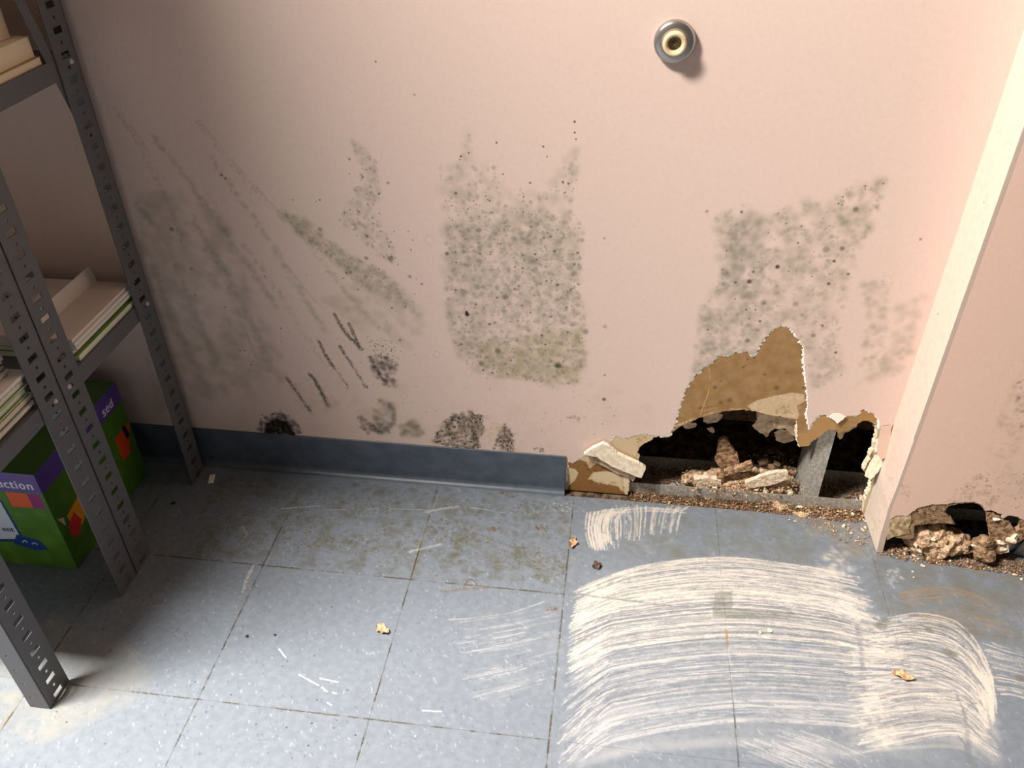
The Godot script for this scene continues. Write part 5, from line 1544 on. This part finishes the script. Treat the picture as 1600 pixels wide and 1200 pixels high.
	for i in 12:
		var t := i / 11.0
		var p := Vector3(lerpf(0.672, 0.800, t) + rng.randf_range(-0.006, 0.006), rng.randf_range(0.012, 0.055), 0.108 - rng.randf() * 0.01)
		chunk("crumbling pale plaster lump stuck to the ridge across the chase hole", "lumps on the chase ridge", p, rng.randf_range(0.004, 0.008), M.gypsum if i % 3 else M.gyp_brown)
	for s in [[1562, 846, 12, 0.07], [1575, 842, 13, 0.065], [1568, 856, 12, 0.04], [1585, 838, 11, 0.07]]:
		var p := on_z(s[0], s[1], CHZ - 0.004)
		p.y = maxf(p.y, s[2] * 0.0006)
		chunk("pale plaster lump slumped at the right of the chase hole", "slumped plaster in the chase hole", p, s[2] * 0.001, M.gypsum if s[0] > 1550 else M.gyp_brown, 1.3)
	for s in [[1556, 810, 6]]:
		var p := on_z(s[0], s[1], CHZ - 0.003)
		chunk("small bright white plaster lump caught on the chase hole's edge", "", p, 0.0075, M.paper_white)
	for s in [[1407, 868, 5], [1414, 866, 4], [1428, 868, 6], [1440, 866, 5], [1432, 873, 5], [1450, 872, 5], [1484, 876, 4], [1442, 884, 5], [1426, 893, 3], [1428, 902, 2.5], [1585, 898, 5], [1596, 905, 4]]:
		var p := on_y(s[0], s[1], s[2] * 0.0004)
		chunk("small pale plaster crumb on the floor before the chase", "crumbs before the chase", p, s[2] * 0.00085, M.gypsum, 1.0, "plaster_crumb")
	# upright scrap of board and a stick in the cavity
	scrap("board_scrap", "dark triangular scrap of plasterboard standing inside the hole", [735, 690, 752, 600, 770, 588, 790, 595, 812, 630, 835, 660, 842, 700, 800, 712, 760, 715], -0.052, M.gyp_brown, 0.010, 0.024)
	scrap("board_scrap", "light brown strip of board lying across the rubble inside the hole", [775, 735, 850, 715, 900, 695, 905, 712, 850, 735, 780, 755], -0.034, M.gyp_brown, 0.012, 0.026)
	scrap("board_scrap", "long pale flake of gypsum lying in the steel track", [870, 785, 930, 760, 1020, 735, 1060, 740, 1050, 775, 960, 800, 885, 810], -0.024, M.gypsum, 0.010, 0.024)
	scrap("board_scrap", "narrow upright crumb of board beside the standing scrap", [738, 740, 760, 735, 775, 750, 768, 790, 745, 792], -0.030, M.gyp_brown, 0.012, 0.022)
	scrap("board_scrap", "pale layered flakes of gypsum at the left of the rubble", [640, 770, 700, 765, 760, 775, 762, 800, 700, 812, 650, 800], -0.026, M.gypsum, 0.014, 0.022)
	# broken strip of painted paper leaning over the bare patch
	var t := thing("drywall_shard", "cream broken drywall strip leaning across the gap beside the grey base", "drywall piece")
	var o := crop5([150, 655, 190, 628, 235, 606, 262, 620, 300, 655, 345, 675, 395, 697, 426, 718, 405, 760, 370, 748, 320, 728, 270, 705, 210, 668], 0.012)
	o.append(o[0])
	var oj := jag(o, 0.003, 0.0006, 33)
	oj.remove_at(oj.size() - 1)
	mesh_node("gypsum_strip", plate(oj, 0.004, 0.014, Rect2(0, 0, 1, 1)), M.paper_cream, t)
	var o2 := crop5([190, 672, 240, 668, 290, 700, 330, 730, 335, 752, 300, 745, 240, 712, 195, 690], 0.004)
	o2.append(o2[0])
	var oj2 := jag(o2, 0.003, 0.0006, 34)
	oj2.remove_at(oj2.size() - 1)
	mesh_node("torn_backing", plate(oj2, 0.0006, 0.004, Rect2(0, 0, 1, 1)), M.kraft_back, t)
	# splintered board edge left of the hole
	scrap("board_scrap", "thin upright splinter of plasterboard at the left edge of the hole", [352, 752, 372, 690, 385, 650, 400, 660, 392, 700, 380, 760, 366, 780], 0.001, M.kraft_back, 0.002, 0.001)

func scrap(called: String, label: String, a: Array, z: float, m: Material, th: float, _drop: float) -> void:
	var t := thing(called, label, "scrap")
	var o := crop5(a, z)
	o.append(o[0])
	var oj := jag(o, 0.003, 0.001, int(a[0]))
	oj.remove_at(oj.size() - 1)
	mesh_node("broken_board", plate(oj, z - th, z, Rect2(0, 0, 1, 1)), m, t)

# ------------------------------------------------------------------ bits on the floor
func leaf_bit(label: String, u: float, v: float, len: float, wid: float, yaw: float, c: Color, sd: int) -> void:
	var r := RandomNumberGenerator.new()
	r.seed = sd
	var p := on_y(u, v)
	var t := thing("paper_scrap", label, "paper scrap", Vector3(p.x, 0.0, p.z))
	t.rotation.y = yaw
	var st := st_new()
	var n := 7
	var rows := []
	for i in n:
		var a := i / (n - 1.0)
		var hw := wid * (0.25 + sin(a * PI) * 0.75) * r.randf_range(0.6, 1.1)
		var h := 0.0015 + absf(sin(a * 5.0 + sd)) * 0.005
		var x := (a - 0.5) * len
		rows.append([Vector3(x, h + r.randf() * 0.003, -hw + r.randf_range(-0.002, 0.002)), Vector3(x, maxf(0.0006, h - 0.003), r.randf_range(-0.002, 0.002)), Vector3(x, h + r.randf() * 0.004, hw + r.randf_range(-0.002, 0.002))])
	for i in n - 1:
		for k in 2:
			quad(st, rows[i][k], rows[i + 1][k], rows[i + 1][k + 1], rows[i][k + 1], Vector3.UP)
			var d := Vector3(0, -0.0005, 0)
			quad(st, rows[i][k] + d, rows[i + 1][k] + d, rows[i + 1][k + 1] + d, rows[i][k + 1] + d, Vector3.DOWN)
	mesh_node("crumpled_paper", done(st), mottled(c.darkened(0.35), c, c.lightened(0.25), 30.0, sd, 0.9), t)

func make_floor_bits() -> void:
	leaf_bit("crumpled tan paper scrap lying by the tile joint in open floor", 598, 985, 0.030, 0.010, -0.5, rgb(214, 170, 132), 3)
	leaf_bit("crumpled tan paper scrap at the left end of the white smear", 895, 850, 0.030, 0.009, 1.4, rgb(206, 160, 120), 5)
	leaf_bit("small curled dark brown paper scrap on the edge of the white smear", 933, 886, 0.020, 0.009, 0.6, rgb(92, 68, 54), 8)
	leaf_bit("crumpled tan paper scrap lying in the middle of the white smear", 1410, 1058, 0.036, 0.010, -0.3, rgb(204, 160, 116), 12)
	# white chip by the rear post
	var p := on_y(331, 749)
	var t := thing("white_chip", "small white plastic chip on the dark floor beside the rear post", "chip", Vector3(p.x, 0.0, p.z))
	t.rotation.y = 0.25
	mesh_node("chip_body", slab_mesh(Vector3(-0.006, 0.0004, -0.014), Vector3(0.006, 0.003, 0.014), 0.0006), mat(rgb(240, 236, 226), 0.6), t)
	# yellowish crumbs
	for s in [[1203, 985, 5, "larger"], [1188, 988, 4, "smaller"]]:
		var q := on_y(s[0], s[1], 0.002)
		chunk("%s of two yellowish plaster crumbs lying in the white smear" % s[3], "", q, s[2] * 0.0009, mat(rgb(238, 220, 170), 0.9), 0.8, "plaster_crumb")
	# dark bits
	for s in [[386, 994, 5], [270, 786, 7], [430, 992, 3]]:
		var q := on_y(s[0], s[1], 0.001)
		chunk(["black crumb of dirt on the bare grey-blue tiles", "black lump of dirt on the shaded floor before the base"][1 if s[1] < 900 else 0], "black dirt crumbs", q, s[2] * 0.0008, mat(rgb(26, 23, 20), 0.9), 0.4, "dirt_crumb")
